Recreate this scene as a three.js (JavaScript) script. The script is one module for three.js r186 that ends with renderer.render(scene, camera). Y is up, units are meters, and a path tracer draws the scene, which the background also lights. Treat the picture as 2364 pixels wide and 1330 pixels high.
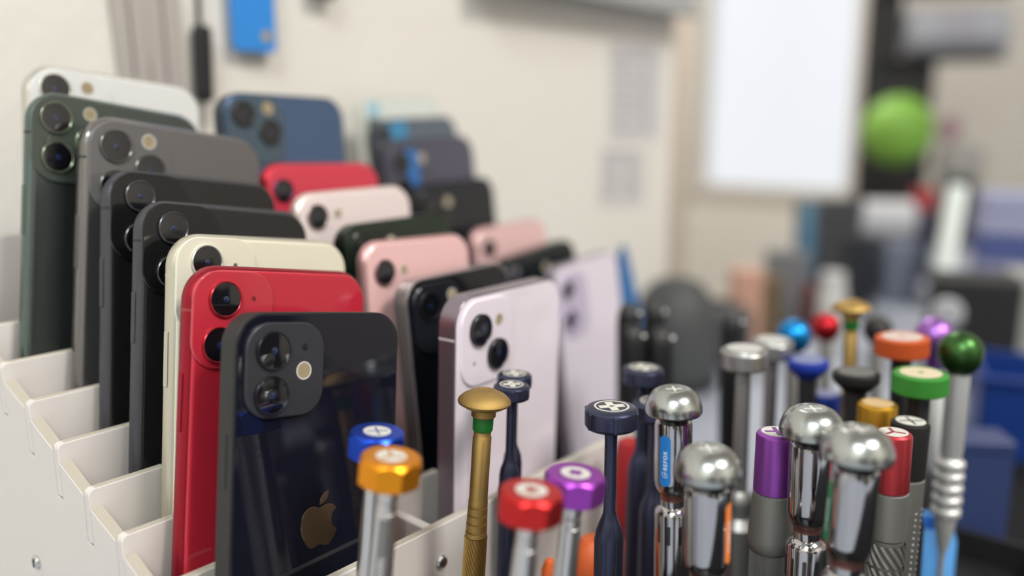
import * as THREE from 'three';
import { RoundedBoxGeometry } from 'three/addons/geometries/RoundedBoxGeometry.js';
import { mergeGeometries, mergeVertices, toCreasedNormals } from 'three/addons/utils/BufferGeometryUtils.js';
import { RectAreaLightUniformsLib } from 'three/addons/lights/RectAreaLightUniformsLib.js';

// ---------------------------------------------------------------- camera, sky, lights, exposure
const scene = new THREE.Scene();
const renderer = new THREE.WebGLRenderer({ antialias: true });
renderer.toneMapping = THREE.LinearToneMapping;
renderer.toneMappingExposure = 1.87;
renderer.shadowMap.enabled = true;
RectAreaLightUniformsLib.init();

const PITCH = 0.1906, YAW = 0.8787;
const camera = new THREE.PerspectiveCamera(36.27, 2364 / 1330, 0.01, 20);
camera.position.set(0, 0.245, 0);
camera.lookAt(Math.sin(YAW) * Math.cos(PITCH), 0.245 - Math.sin(PITCH), -Math.cos(YAW) * Math.cos(PITCH));
camera.focus = 0.292;
camera.userData.fStop = 2.85;

scene.background = new THREE.Color().setRGB(0.48, 0.50, 0.53);   // overcast sky, seen only through the window

// ceiling lamps: [x, z, size x, size z, radiance, colour]
const LAMPS = [
  [-1.05, 0.55, 0.60, 0.60, 12.0, [0.90, 0.97, 1.0]],
  [0.40, 1.20, 0.60, 0.60, 18.5, [1.0, 0.965, 0.925]],
  [1.75, -1.30, 0.60, 0.60, 10.5, [1.0, 0.97, 0.94]],  // unseen panel, added over the alcove to brighten the window wall
];

// ---------------------------------------------------------------- helpers (builders work in millimetres)
const MM = 0.001;
const taken = new Map();
function numbered(name) {
  const n = taken.get(name) ?? 0; taken.set(name, n + 1);
  return n ? `${name}_${String(n).padStart(3, '0')}` : name;
}
let seed = 7;
const rnd = () => { seed = (seed * 1664525 + 1013904223) >>> 0; return seed / 4294967296; };
function shadows(m) { m.castShadow = true; m.receiveShadow = true; return m; }
function thing(name, label, category, [x, y, z] = [0, 0, 0], group) {
  const o = new THREE.Group(); o.name = numbered(name); o.position.set(x * MM, y * MM, z * MM);
  o.userData = { label, category }; if (group) o.userData.group = group;
  scene.add(o); return o;
}
function part(name, g, m, parent, label) {
  g.scale(MM, MM, MM);
  const o = shadows(new THREE.Mesh(g, m)); o.name = name; if (label) o.userData.label = label;
  parent.add(o); return o;
}
function setting(name, g, m, parent = scene) {
  g.scale(MM, MM, MM);
  const o = shadows(new THREE.Mesh(g, m)); o.name = name; if (parent === scene) o.userData.kind = 'structure';
  parent.add(o); return o;
}
const box = (x0, x1, y0, y1, z0, z1) => new THREE.BoxGeometry(x1 - x0, y1 - y0, z1 - z0).translate((x0 + x1) / 2, (y0 + y1) / 2, (z0 + z1) / 2);
const rbox = (x0, x1, y0, y1, z0, z1, r = 1, s = 3) => new RoundedBoxGeometry(x1 - x0, y1 - y0, z1 - z0, s, r).translate((x0 + x1) / 2, (y0 + y1) / 2, (z0 + z1) / 2);
const crease = (g, a = 0.6) => toCreasedNormals(g, a);
function lathe(pts, seg = 48, a = 0.6) { return crease(new THREE.LatheGeometry(pts.map(p => new THREE.Vector2(Math.max(p[0], 0), p[1])), seg), a); }
function rrect(w, h, r, cx = 0, cy = 0) {
  const s = new THREE.Shape(), x0 = cx - w / 2, x1 = cx + w / 2, y0 = cy - h / 2, y1 = cy + h / 2;
  s.moveTo(x0 + r, y0); s.lineTo(x1 - r, y0); s.absarc(x1 - r, y0 + r, r, -Math.PI / 2, 0);
  s.lineTo(x1, y1 - r); s.absarc(x1 - r, y1 - r, r, 0, Math.PI / 2);
  s.lineTo(x0 + r, y1); s.absarc(x0 + r, y1 - r, r, Math.PI / 2, Math.PI);
  s.lineTo(x0, y0 + r); s.absarc(x0 + r, y0 + r, r, Math.PI, 1.5 * Math.PI);
  return s;
}
// slab of a shape between z0 and z1 whose outline stays the shape's own; b = rounded edge
function slab(shape, z0, z1, b = 0.2, seg = 2, curve = 10) {
  const g = new THREE.ExtrudeGeometry(shape, { depth: z1 - z0 - 2 * b, bevelEnabled: b > 0, bevelSize: b, bevelThickness: b, bevelOffset: -b, bevelSegments: seg, curveSegments: curve });
  return g.translate(0, 0, z0 + b);
}
const disc = (r, z0, z1, b = 0.1, cx = 0, cy = 0) => { const s = new THREE.Shape(); s.absarc(cx, cy, r, 0, Math.PI * 2); return slab(s, z0, z1, b, 2, 24); };
function ring(r0, r1, z0, z1, b, cx, cy, seg = 48) {   // ring lying in the xy plane
  return lathe([[r0, 0], [r0, z1 - z0 - b], [r0 + b, z1 - z0], [r1 - b, z1 - z0], [r1, z1 - z0 - b], [r1, 0]], seg).rotateX(Math.PI / 2).translate(cx, cy, z0);
}
// tileable value noise
function noiseTex(size, cells, seedv, fn, colour = false) {
  let s = seedv; const rr = () => { s = (s * 1664525 + 1013904223) >>> 0; return s / 4294967296; };
  const layers = cells.map(c => ({ c, v: Float32Array.from({ length: c * c }, rr) }));
  const d = new Uint8Array(size * size * 4);
  const sm = t => t * t * (3 - 2 * t);
  for (let y = 0; y < size; y++) for (let x = 0; x < size; x++) {
    const vals = layers.map(({ c, v }) => {
      const fx = x / size * c, fy = y / size * c, x0 = Math.floor(fx), y0 = Math.floor(fy), u = sm(fx - x0), w = sm(fy - y0);
      const g = (a, b) => v[((b % c + c) % c) * c + ((a % c + c) % c)];
      return (g(x0, y0) * (1 - u) + g(x0 + 1, y0) * u) * (1 - w) + (g(x0, y0 + 1) * (1 - u) + g(x0 + 1, y0 + 1) * u) * w;
    });
    const o = fn(vals), i = (y * size + x) * 4;
    d[i] = o[0]; d[i + 1] = o[1]; d[i + 2] = o[2]; d[i + 3] = 255;
  }
  const t = new THREE.DataTexture(d, size, size); t.wrapS = t.wrapT = THREE.RepeatWrapping; t.magFilter = THREE.LinearFilter;
  t.minFilter = THREE.LinearMipmapLinearFilter; t.generateMipmaps = true; if (colour) t.colorSpace = THREE.SRGBColorSpace; t.needsUpdate = true;
  return t;
}
const grey = v => { const c = Math.max(0, Math.min(255, v)); return [c, c, c]; };
const fineNoise = noiseTex(256, [8, 32, 128], 3, ([a, b, c]) => grey(255 * (a * 0.3 + b * 0.3 + c * 0.4)));
function rep(t, k) { const c = t.clone(); c.repeat.set(k, k); c.needsUpdate = true; return c; }

// ---------------------------------------------------------------- materials
const lin = (r, g, b) => new THREE.Color().setRGB(r, g, b);
const std = (color, roughness = 0.5, metalness = 0, extra = {}) => new THREE.MeshStandardMaterial({ color, roughness, metalness, ...extra });
const phys = (color, roughness, extra = {}) => new THREE.MeshPhysicalMaterial({ color, roughness, ...extra });
const speck = noiseTex(256, [6, 40, 128], 11, ([a, b, c]) => { const k = (c > 0.83 && b > 0.5 ? 0.8 : 1) * (0.94 + 0.06 * a); return [250 * k, 245 * k, 236 * k]; }, true);
const acrylic = phys(lin(0.83, 0.775, 0.725), 0.42, { bumpMap: rep(fineNoise, 40), bumpScale: 0.00004 });
const sawn = phys('#f9f4ea', 0.75, { map: rep(speck, 30), bumpMap: rep(fineNoise, 90), bumpScale: 0.00012 });
const plaster = std(lin(0.79, 0.755, 0.69), 0.9, 0, { bumpMap: rep(fineNoise, 6), bumpScale: 0.0006 });
const plasterGrey = std(lin(0.77, 0.735, 0.675), 0.9);
const ceilingPaint = std(lin(0.78, 0.77, 0.75), 0.9);
const floorMat = std(lin(0.20, 0.19, 0.18), 0.6);
const deskMat = std(lin(0.36, 0.385, 0.45), 0.45, 0, { bumpMap: rep(fineNoise, 8), bumpScale: 0.0001 });
const blackMat = phys(lin(0.009, 0.009, 0.010), 0.85, { specularIntensity: 0.3, bumpMap: rep(fineNoise, 20), bumpScale: 0.0002 });
const steel = std(lin(0.62, 0.62, 0.62), 0.25, 1);
const chrome = std(lin(0.47, 0.465, 0.475), 0.10, 1);
const satin = std(lin(0.43, 0.45, 0.44), 0.25, 1);
const brushed = std(lin(0.66, 0.65, 0.63), 0.33, 1);
const grip = std(lin(0.30, 0.295, 0.275), 0.48, 0.85, { bumpMap: rep(fineNoise, 120), bumpScale: 0.00003 });
const silverMat = std(lin(0.44, 0.44, 0.425), 0.38, 0.95);
const brass = std(lin(0.45, 0.295, 0.10), 0.42, 1, { bumpMap: rep(fineNoise, 60), bumpScale: 0.00003 });
const navy = std(lin(0.060, 0.066, 0.115), 0.34, 0.85);
const paleInlay = std(lin(0.68, 0.66, 0.58), 0.5, 0.2);
const whiteInk = std(lin(0.56, 0.55, 0.50), 0.6);
const anod = (r, g, b, rough = 0.34) => std(lin(r, g, b), rough, 0.9);
const rubberBlack = std(lin(0.018, 0.018, 0.018), 0.55);
const plasticBlack = phys(lin(0.014, 0.014, 0.015), 0.38);
const lensGlass = phys(lin(0.006, 0.006, 0.008), 0.04, { clearcoat: 1, clearcoatRoughness: 0.02 });
const lensCoat = phys(lin(0.008, 0.018, 0.06), 0.1, { clearcoat: 1, clearcoatRoughness: 0.02 });
const screenGlass = phys(lin(0.004, 0.004, 0.005), 0.06, { clearcoat: 1, clearcoatRoughness: 0.03 });
const flashMat = std(lin(0.80, 0.62, 0.38), 0.35, 0, { bumpMap: rep(fineNoise, 200), bumpScale: 0.0003 });
const seamDark = std(lin(0.02, 0.02, 0.02), 0.6);
const gloss = (r, g, b) => phys(lin(r, g, b), 0.6, { specularIntensity: 0.1, clearcoat: 1, clearcoatRoughness: 0.025 });
const matteGlass = (r, g, b, k = 0) => phys(lin(r, g, b), 0.28, { metalness: k, clearcoat: 0.3, clearcoatRoughness: 0.2 });

// ---------------------------------------------------------------- the room
{
  const H0 = -750, H1 = 1750;
  setting('floor', box(-1700, 2950, H0 - 100, H0, -2150, 2350), floorMat);
  setting('ceiling', box(-1700, 2950, H1, H1 + 100, -2150, 2350), ceilingPaint);
  setting('wall_back', box(-1600, 812, H0, H1, -600, -460), plaster);
  setting('wall_alcove', box(800, 2800, H0, H1, -2150, -2000), plaster);
  setting('wall_return', box(672, 812, H0, H1, -2000, -600), plaster);
  setting('wall_left', box(-1700, -1600, H0, H1, -600, 2350), plaster);
  setting('wall_front', box(-1600, 2800, H0, H1, 2200, 2350), plasterGrey);
  // right wall with its window opening
  const wz0 = -1508, wz1 = -915, wy0 = -4, wy1 = 1150;
  setting('wall_right', mergeGeometries([
    box(2800, 2950, H0, wy0, -2000, 2350), box(2800, 2950, wy1, H1, -2000, 2350),
    box(2800, 2950, wy0, wy1, -2000, wz0), box(2800, 2950, wy0, wy1, wz1, 2350)]), plasterGrey);
  const win = new THREE.Group(); win.name = 'window_1'; win.userData.kind = 'structure'; scene.add(win);
  const frameMat = std(lin(0.60, 0.56, 0.50), 0.5);
  for (const g of [rbox(2790, 2850, wy0, wy1, wz0 - 10, wz0 + 35, 3), rbox(2790, 2850, wy0, wy1, wz1 - 45, wz1 + 6, 3),
    rbox(2786, 2852, wy0 - 14, wy0 + 26, wz0 - 20, wz1 + 20, 3), rbox(2790, 2850, wy1 - 40, wy1 + 8, wz0, wz1, 3)]) setting('window_frame', g, frameMat, win);
  setting('pane', box(2818, 2822, wy0 + 20, wy1 - 30, wz0 + 30, wz1 - 30), phys('#ffffff', 0.02, { transmission: 1, thickness: 0, ior: 1.5 }), win);
  setting('window_casing', rbox(2792, 2802, H0 + 60, wy1 + 60, wz0 - 130, wz0 - 12, 3), std(lin(0.60, 0.53, 0.455), 0.55), win);
  setting('trim_1', rbox(2788, 2800, H0, H0 + 90, -1990, 2190, 3), std(lin(0.7, 0.68, 0.64), 0.5));

  const addedDoor = new THREE.Group(); addedDoor.name = 'addedDoor_1'; addedDoor.userData.kind = 'structure'; scene.add(addedDoor);  // grey panel added to make this stretch of the right wall dimmer
  setting('added_door_leaf', rbox(2782, 2799, H0 + 8, 1250, -790, 20, 3), std(lin(0.50, 0.475, 0.43), 0.6), addedDoor);
  for (const [a, b] of [[-840, -790], [20, 70]]) setting('added_door_frame', rbox(2776, 2800, H0, 1300, a, b, 3), std(lin(0.52, 0.50, 0.46), 0.55), addedDoor);
  setting('added_door_frame', rbox(2776, 2800, 1250, 1300, -790, 20, 3), std(lin(0.52, 0.50, 0.46), 0.55), addedDoor);
  setting('added_door_handle', rbox(2742, 2782, 250, 264, -90, -20, 4), steel, addedDoor);
  LAMPS.forEach(([x, z, w, d, L, tint]) => {
    const place = x < 0 ? 'above the left end of the bench' : x < 1 ? 'above the bench front' : 'added over the alcove to brighten the window wall';
    const t = thing('ceiling_lamp', `square white ceiling light panel ${place}`, 'lamp', [x * 1000, H1, z * 1000], 'ceiling light panels');
    part('frame', mergeGeometries([rbox(-w * 500 - 20, w * 500 + 20, -22, 0, -d * 500 - 20, -d * 500, 3), rbox(-w * 500 - 20, w * 500 + 20, -22, 0, d * 500, d * 500 + 20, 3),
      rbox(-w * 500 - 20, -w * 500, -22, 0, -d * 500, d * 500, 3), rbox(w * 500, w * 500 + 20, -22, 0, -d * 500, d * 500, 3)]), std(lin(0.8, 0.8, 0.8), 0.5), t);
    part('diffuser', box(-w * 500, w * 500, -14, -4, -d * 500, d * 500), std('#ffffff', 0.6, 0, { emissive: lin(...tint), emissiveIntensity: 1.6 }), t);
    const light = new THREE.RectAreaLight(lin(...tint), L, w, d);
    light.position.set(x, H1 * MM - 0.025, z); light.lookAt(x, -5, z + 1e-4); scene.add(light);
  });
}

// ---------------------------------------------------------------- the bench
{
  const t = thing('workbench', 'long grey workbench top carrying the phones and tools', 'table', [0, 0, 0]);
  part('table_top', rbox(-900, 2780, -32, 0, -458, 520, 3), deskMat, t);
  for (const [x, z] of [[-850, -410], [-850, 470], [2720, -410], [2720, 470]]) part('leg', box(x - 25, x + 25, -750, -32, z - 25, z + 25), steel, t);
  const m = thing('work_mat', 'black rubber work mat under the screwdrivers', 'mat', [0, 0, 0]);
  part('mat', rbox(100, 720, 0, 2, -200, 420, 0.9), blackMat, m);
}

// ---------------------------------------------------------------- unseen dark furniture added behind the camera to darken reflections in chrome and glass
{
  const dark = std(lin(0.022, 0.022, 0.026), 0.6), knob = steel;
  const added_cabinet = (label, x, z, w, h, d, ry) => {  // added unseen units that only give reflections dark shapes
    const o = thing('added_cabinet', label, 'added_cabinet', [x, -750, z]);
    part('case', rbox(-w / 2, w / 2, 0, h, -d / 2, d / 2, 4), dark, o);
    for (const k of [-1, 1]) { const dr = part('addedDoor', rbox(k < 0 ? -w / 2 + 6 : 3, k < 0 ? -3 : w / 2 - 6, 60, h - 10, d / 2, d / 2 + 18, 3), dark, o); part('handle', rbox(k * 30 - 5, k * 30 + 5, h * 0.5, h * 0.5 + 140, d / 2 + 18, d / 2 + 34, 4), knob, dr); }
    o.rotation.y = ry;
  };
  added_cabinet('tall dark cupboard added opposite the bench to darken reflections', 1150, 1980, 1000, 960, 380, Math.PI);
  added_cabinet('dark cupboard added against the left wall to darken reflections', -1390, 1250, 900, 1500, 380, Math.PI / 2);
  const c = thing('added_office_chair', 'black office chair added behind the camera to darken reflections', 'chair', [-160, -750, 900]);  // its dark back stands in for the unseen photographer in reflections
  const blk = std(lin(0.012, 0.012, 0.014), 0.8);
  part('seat', rbox(-240, 240, 440, 510, -230, 230, 34, 5), blk, c); part('backrest', rbox(-230, 230, 560, 1180, 190, 250, 30, 5), blk, c);
  part('column', lathe([[0, 60], [30, 60], [30, 440], [0, 440]], 24), blk, c);
  for (let i = 0; i < 5; i++) { const l = part('leg', rbox(-20, 20, 40, 70, 0, 300, 10).rotateY(i * Math.PI * 0.4), blk, c); part('castor', new THREE.SphereGeometry(28, 16, 10).translate(0, 28, 285).rotateY(i * Math.PI * 0.4), rubberBlack, l); }
}

// ---------------------------------------------------------------- phone rack
const DIV = [ // dividers back to front: [z of rear face, top]
  [-377, 199.5], [-357, 168.8], [-337, 158.8], [-317, 148.8], [-297, 138.3], [-277, 127.7], [-257, 118], [-237, 107]];
const FRONT = { z0: -210, z1: -206.5, top: 102 };
{
  const t = thing('phone_rack', 'white stepped acrylic phone rack with notched side panel on the left', 'rack', [0, 0, 0]);
  const X0 = 117, X1 = 121;
  // outline of a notched side panel in (z, y); extruded along x
  function sidePanel(xa, xb, divs, name, backTop) {
    const s = new THREE.Shape();
    s.moveTo(divs[0][0] - 14, 2); s.lineTo(divs[0][0] - 14, divs[0][1] - (backTop ?? 3));
    divs.forEach(([z, top], i) => {
      s.lineTo(z - 0.45, top - 2.6); s.lineTo(z - 0.45, top - 19); s.lineTo(z + 3.7, top - 20); s.lineTo(z + 3.7, top - 6.4);
      const last = i === divs.length - 1;
      if (last) { s.lineTo(FRONT.z0 - 0.3, FRONT.top - 2.6); s.lineTo(FRONT.z0 - 0.3, 2); }
    });
    s.closePath();
    // shape x = z world, shape y = y world, depth = x world
    const g = slab(s, 0, xb - xa, 0.25, 1, 4);
    const p = g.attributes.position;
    const g2 = g; // (sx, sy, d) -> (x = xa + d, y = sy, z = sx)
    for (let i = 0; i < p.count; i++) { const a = p.getX(i), b = p.getY(i), c = p.getZ(i); p.setXYZ(i, xb - c, b, a); }
    g2.computeVertexNormals();
    return part(name, g2, acrylic, t);
  }
  sidePanel(X0, X1, DIV, 'side_panel');
  // sawn upper edges of the left panel: the rough cut faces between the notches
  DIV.forEach(([z, top], i) => {
    const n = DIV[i + 1] ? [DIV[i + 1][0], DIV[i + 1][1] - 2.6] : [FRONT.z0, FRONT.top - 2.6];
    const a = [z + 4.0, top - 6.4], dz = n[0] - 0.9 - a[0], dy = n[1] - a[1], len = Math.hypot(dz, dy);
    const g = new THREE.BoxGeometry(3.6, 0.3, len); g.rotateX(-Math.atan2(dy, dz)); g.translate((X0 + X1) / 2, (a[1] + n[1]) / 2 + 0.05, a[0] + dz / 2);
    part('sawn_edge', g, sawn, t);
  });
  // dividers: short tabs that leave the middle of the column open
  function tab(xa, xb, z, top, bottom, roundLeft = true) {
    const s = new THREE.Shape(); const r = 2.2;
    s.moveTo(xa, top - 18.5);
    if (roundLeft) { s.lineTo(xa, top - r); s.absarc(xa + r, top - r, r, Math.PI, Math.PI / 2, true); } else s.lineTo(xa, top);
    s.lineTo(xb - 0.6, top); s.lineTo(xb, top - 0.6); s.lineTo(xb, bottom); s.lineTo(xa + 4.4, bottom); s.lineTo(xa + 4.4, top - 18.5); s.closePath();
    const d = part('divider', slab(s, z, z + 3.4, 0.3, 2, 6), acrylic, t);
    part('sawn_edge', box(xa + 2.6, xb - 0.8, top - 0.1, top + 0.06, z + 0.35, z + 3.05), sawn, d);
    return d;
  }
  DIV.forEach(([z, top], i) => tab(X0, i === 0 ? 146 : 144, z, top, top - 62));
  // middle panel between the two phone columns, low behind the first slot
  const mid = new THREE.Shape();
  mid.moveTo(-385, 2); mid.lineTo(-385, 78); mid.lineTo(-262, 40); mid.lineTo(-240.5, 40); mid.lineTo(-240.5, 104.4); mid.lineTo(-237.4, 104.4); mid.lineTo(-237.4, 88); mid.lineTo(-233.2, 87); mid.lineTo(-233.2, 100.6); mid.lineTo(FRONT.z0 - 0.3, 99.4); mid.lineTo(FRONT.z0 - 0.3, 2); mid.closePath();
  const mg = slab(mid, 0, 4, 0.25, 1, 4), mp = mg.attributes.position;
  for (let i = 0; i < mp.count; i++) { const a = mp.getX(i), b = mp.getY(i), c = mp.getZ(i); mp.setXYZ(i, 211 - c, b, a); }
  mg.computeVertexNormals(); part('middle_panel', mg, acrylic, t);
  tab(207, 236.5, -237, 107, 45, false);
  // front panel with rounded upper edge, floor and slot steps
  const fp = new THREE.Shape(); fp.moveTo(X0, 2); fp.lineTo(X0, FRONT.top - 2); fp.lineTo(X0 + 2, FRONT.top); fp.lineTo(338, FRONT.top); fp.lineTo(340, FRONT.top - 2); fp.lineTo(340, 2); fp.closePath();
  const fpo = part('front_panel', slab(fp, FRONT.z0, FRONT.z1, 0.35, 2, 4), acrylic, t);
  part('sawn_edge', box(X0 + 3, 337, FRONT.top - 0.1, FRONT.top + 0.06, FRONT.z0 + 0.4, FRONT.z1 - 0.4), sawn, fpo);
  const sp2 = new THREE.Shape(); sp2.moveTo(-385, 2); sp2.lineTo(-385, 70); sp2.lineTo(FRONT.z0 - 0.3, 30); sp2.lineTo(FRONT.z0 - 0.3, 2); sp2.closePath();
  const rg = slab(sp2, 0, 4, 0.25, 1, 4), rp = rg.attributes.position;
  for (let i = 0; i < rp.count; i++) { const a = rp.getX(i), b = rp.getY(i), c = rp.getZ(i); rp.setXYZ(i, 340 - c, b, a); }
  rg.computeVertexNormals(); part('side_panel', rg, acrylic, t);
  part('base_plate', box(121, 336, 2, 6, -384, -210.5), acrylic, t);
  const steps1 = [[-232.8, -210.5, 45.4], [-252.8, -237.2, 44.2], [-272.8, -257.2, 49.4], [-292.8, -277.2, 65], [-312.8, -297.2, 74], [-332.8, -317.2, 80.4], [-352.8, -337.2, 99.6], [-372.8, -357.2, 106]];
  for (const [a, b, h] of steps1) part('slot_shelf', box(150, 206.5, h - 3, h, a, b), acrylic, t);
  const steps2 = [[-232, -211, 31.2], [-253, -240, 49], [-269, -255.5, 63], [-288, -272, 69], [-308, -292, 75], [-332, -317, 84.5], [-368, -352, 107.5]];
  for (const [a, b, h] of steps2) part('slot_shelf', box(211.5, 335.5, h - 3, h, a, b), acrylic, t);
  function screw(x, y, z, axis) {
    const g = lathe([[0, 0], [2.6, 0], [2.6, 0.5], [2.0, 1.3], [0, 1.6]], 24);
    const s = mergeGeometries([g.index ? g.toNonIndexed() : g]);
    if (axis === 'x') s.rotateZ(Math.PI / 2); else s.rotateX(Math.PI / 2);
    s.translate(x, y, z);
    const o = part('screw', s, steel, t, 'silver screw head');
    const sl = axis === 'x' ? box(x - 1.72, x - 1.5, y - 1.6, y + 1.6, z - 0.3, z + 0.3) : box(x - 1.6, x + 1.6, y - 0.3, y + 0.3, z + 1.5, z + 1.72);
    part('slot', sl, seamDark, o);
  }
  screw(117, 87, -320.5, 'x'); screw(209, 88, -206.5, 'z');
}
{ // the second rack behind the right-hand phones
  const t = thing('phone_rack', 'white acrylic phone rack mostly hidden behind the lilac phones', 'rack', [0, 0, 0]);
  const sp = new THREE.Shape(); sp.moveTo(-440, 0); sp.lineTo(-440, 112); sp.lineTo(-280, 14); sp.lineTo(-280, 0); sp.closePath();
  for (const xa of [344, 488]) {
    const g = slab(sp.clone(), 0, 4, 0.25, 1, 4), p = g.attributes.position;
    for (let i = 0; i < p.count; i++) { const a = p.getX(i), b = p.getY(i), c = p.getZ(i); p.setXYZ(i, xa + 4 - c, b, a); }
    g.computeVertexNormals(); part('side_panel', g, acrylic, t);
  }
  for (const [a, b, h] of [[-298, -280, 25.5], [-318, -300, 19.8], [-339, -321, 42], [-360, -343, 64.5], [-382, -363, 75.6], [-408, -391, 97], [-430, -412, 114.5]]) part('slot_shelf', box(348, 488, h - 3, h, a, b), acrylic, t);
}

// ---------------------------------------------------------------- phones
function emblemShapes(k) {   // bitten fruit with a leaf, 24 x 24 box, y down
  const out = [];
  const paths = [
    [[12.152, 6.896], [-.948, 0, -2.415, -1.078, -3.96, -1.04], [-2.04, .027, -3.91, 1.183, -4.961, 3.014], [-2.117, 3.675, -.546, 9.103, 1.519, 12.09], [1.013, 1.454, 2.208, 3.09, 3.792, 3.039], [1.52, -.065, 2.09, -.987, 3.935, -.987], [1.831, 0, 2.35, .987, 3.96, .948], [1.637, -.026, 2.676, -1.48, 3.676, -2.948], [1.156, -1.688, 1.636, -3.325, 1.662, -3.415], [-.039, -.013, -3.182, -1.221, -3.22, -4.857], [-.026, -3.04, 2.48, -4.494, 2.597, -4.559], [-1.429, -2.09, -3.623, -2.324, -4.39, -2.376], [-2, -.156, -3.675, 1.09, -4.61, 1.09]],
    [[15.53, 3.83], [.843, -1.012, 1.4, -2.427, 1.245, -3.83], [-1.207, .052, -2.662, .805, -3.532, 1.818], [-.78, .896, -1.454, 2.338, -1.273, 3.714], [1.338, .104, 2.715, -.688, 3.559, -1.701]]];
  for (const p of paths) {
    const s = new THREE.Shape(); let [x, y] = p[0]; const X = v => (v - 12) * k, Y = v => (12 - v) * k;
    s.moveTo(X(x), Y(y));
    for (const [a, b, c, d, e, f] of p.slice(1)) { s.bezierCurveTo(X(x + a), Y(y + b), X(x + c), Y(y + d), X(x + e), Y(y + f)); x += e; y += f; }
    out.push(s);
  }
  return out;
}
const lensRingMats = new Map();
function phone(o) {
  const { W, H, T, round } = o;
  const t = thing(o.name ?? 'smartphone', o.label, 'phone', o.base, o.group);
  t.rotation.order = 'YZX'; t.rotation.set(o.rot[2], o.rot[0], o.rot[1]);
  const R = o.R ?? 10.5;
  const cy = H / 2;
  let back = 0.2;
  if (round) {
    const b = T * 0.42;
    part('frame', slab(rrect(W, H, R, 0, cy), -T, 0, b, 7, 12), o.frame, t);
    part('back_glass', slab(rrect(W - 2.6, H - 2.6, R - 1.3, 0, cy), -1.6, 0.35, 0.95, 4, 12), o.back, t);
    part('screen', slab(rrect(W - 3.4, H - 3.4, R - 1.7, 0, cy), -T - 0.3, -T + 1.5, 0.9, 3, 12), screenGlass, t);
    back = 0.35;
  } else {
    part('frame', slab(rrect(W, H, R, 0, cy), -T, 0, 0.35, 3, 12), o.frame, t);
    part('back_glass', slab(rrect(W - 1.5, H - 1.5, R - 0.75, 0, cy), -0.5, 0.22, 0.2, 2, 12), o.back, t);
    part('screen', slab(rrect(W - 1.3, H - 1.3, R - 0.65, 0, cy), -T - 0.25, -T + 0.4, 0.2, 2, 12), screenGlass, t);
    back = 0.22;
  }
  const ly = y => H + y;                       // features are measured from the top edge
  let lensBase = back, host = t;
  if (o.bump) {
    const [cx, cyb, w, h, r, th = 1.1] = o.bump;
    host = part('camera_plate', slab(rrect(w, h, r, cx, ly(cyb)), back - 0.3, back + th, Math.min(0.55, th * 0.45), 4, 12), o.bumpMat ?? o.back, t);
    lensBase = back + th - 0.05;
  }
  for (const [x, y, r] of o.lenses ?? []) {
    const lh = o.lensHeight ?? 1.1;
    part('lens_ring', ring(r * 0.9, r, lensBase - 0.3, lensBase + lh, 0.22, x, ly(y)), o.ringMat ?? o.frame, host);
    const g = lathe([[0, lh * 0.75 + 0.12], [r * 0.3, lh * 0.75 + 0.10], [r * 0.6, lh * 0.75 + 0.06], [r * 0.92, lh * 0.75], [r * 0.92, -0.2]], 40).rotateX(Math.PI / 2).translate(x, ly(y), lensBase);
    part('lens', g, lensGlass, host, 'black lens glass');
    const ig = lathe([[0, 0.09], [r * 0.12, 0.07], [r * 0.2, 0.0]], 24).rotateX(Math.PI / 2).translate(x, ly(y), lensBase + lh * 0.75 + 0.09);
    part('lens_core', ig, lensCoat, host);
  }
  for (const [x, y, r] of o.flash ?? []) {
    part('flash', disc(r * 0.86, lensBase - 0.2, lensBase + 0.12, 0.05, x, ly(y)), flashMat, host, 'cream flash lens');
    part('flash_rim', ring(r * 0.84, r, lensBase - 0.2, lensBase + 0.18, 0.05, x, ly(y), 28), o.flashRim ?? whiteInk, host);
  }
  for (const [x, y, r] of o.mic ?? []) part('microphone_hole', disc(r, lensBase - 0.2, lensBase + 0.05, 0.02, x, ly(y)), o.micMat ?? seamDark, host);
  if (o.button) {
    const [y0, y1] = o.button, xb = -W / 2;
    if (round) part('side_button', rbox(xb - 0.45, xb + 1, ly(y1), ly(y0), -T / 2 - 1.2, -T / 2 + 1.2, 0.4), o.frame, t);
    else {
      part('button_gap', rbox(xb - 0.06, xb + 0.4, ly(y1) - 0.5, ly(y0) + 0.5, -T / 2 - 1.45, -T / 2 + 1.45, 0.2, 2), seamDark, t);
      part('side_button', rbox(xb - 0.35, xb + 0.4, ly(y1), ly(y0), -T / 2 - 1.05, -T / 2 + 1.05, 0.3), o.frame, t);
    }
  }
  if (o.band) for (const y of o.band) {        // antenna seam round the left edge
    const b = T * 0.42, xb = -W / 2;
    let g;
    if (round) {
      const s = new THREE.Shape(); const e = 0.04;
      s.moveTo(xb + b, -e * 0 + 0.03); s.absarc(xb + b, -b, b + e, Math.PI / 2, Math.PI, false); s.lineTo(xb - e, -T + b); s.absarc(xb + b, -T + b, b + e, Math.PI, 1.5 * Math.PI, false); s.closePath();
      g = new THREE.ExtrudeGeometry(s, { depth: 0.9, bevelEnabled: false, curveSegments: 10 });   // (x, z, y)
      const p = g.attributes.position; for (let i = 0; i < p.count; i++) { const a = p.getX(i), c = p.getY(i), d = p.getZ(i); p.setXYZ(i, a, ly(y) - d, c); }
      g.computeVertexNormals();
    } else g = box(xb - 0.03, xb + 0.5, ly(y) - 0.9, ly(y), -T + 0.15, -0.15);
    part('antenna_band', g, o.bandMat ?? seamDark, t);
  }
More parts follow.
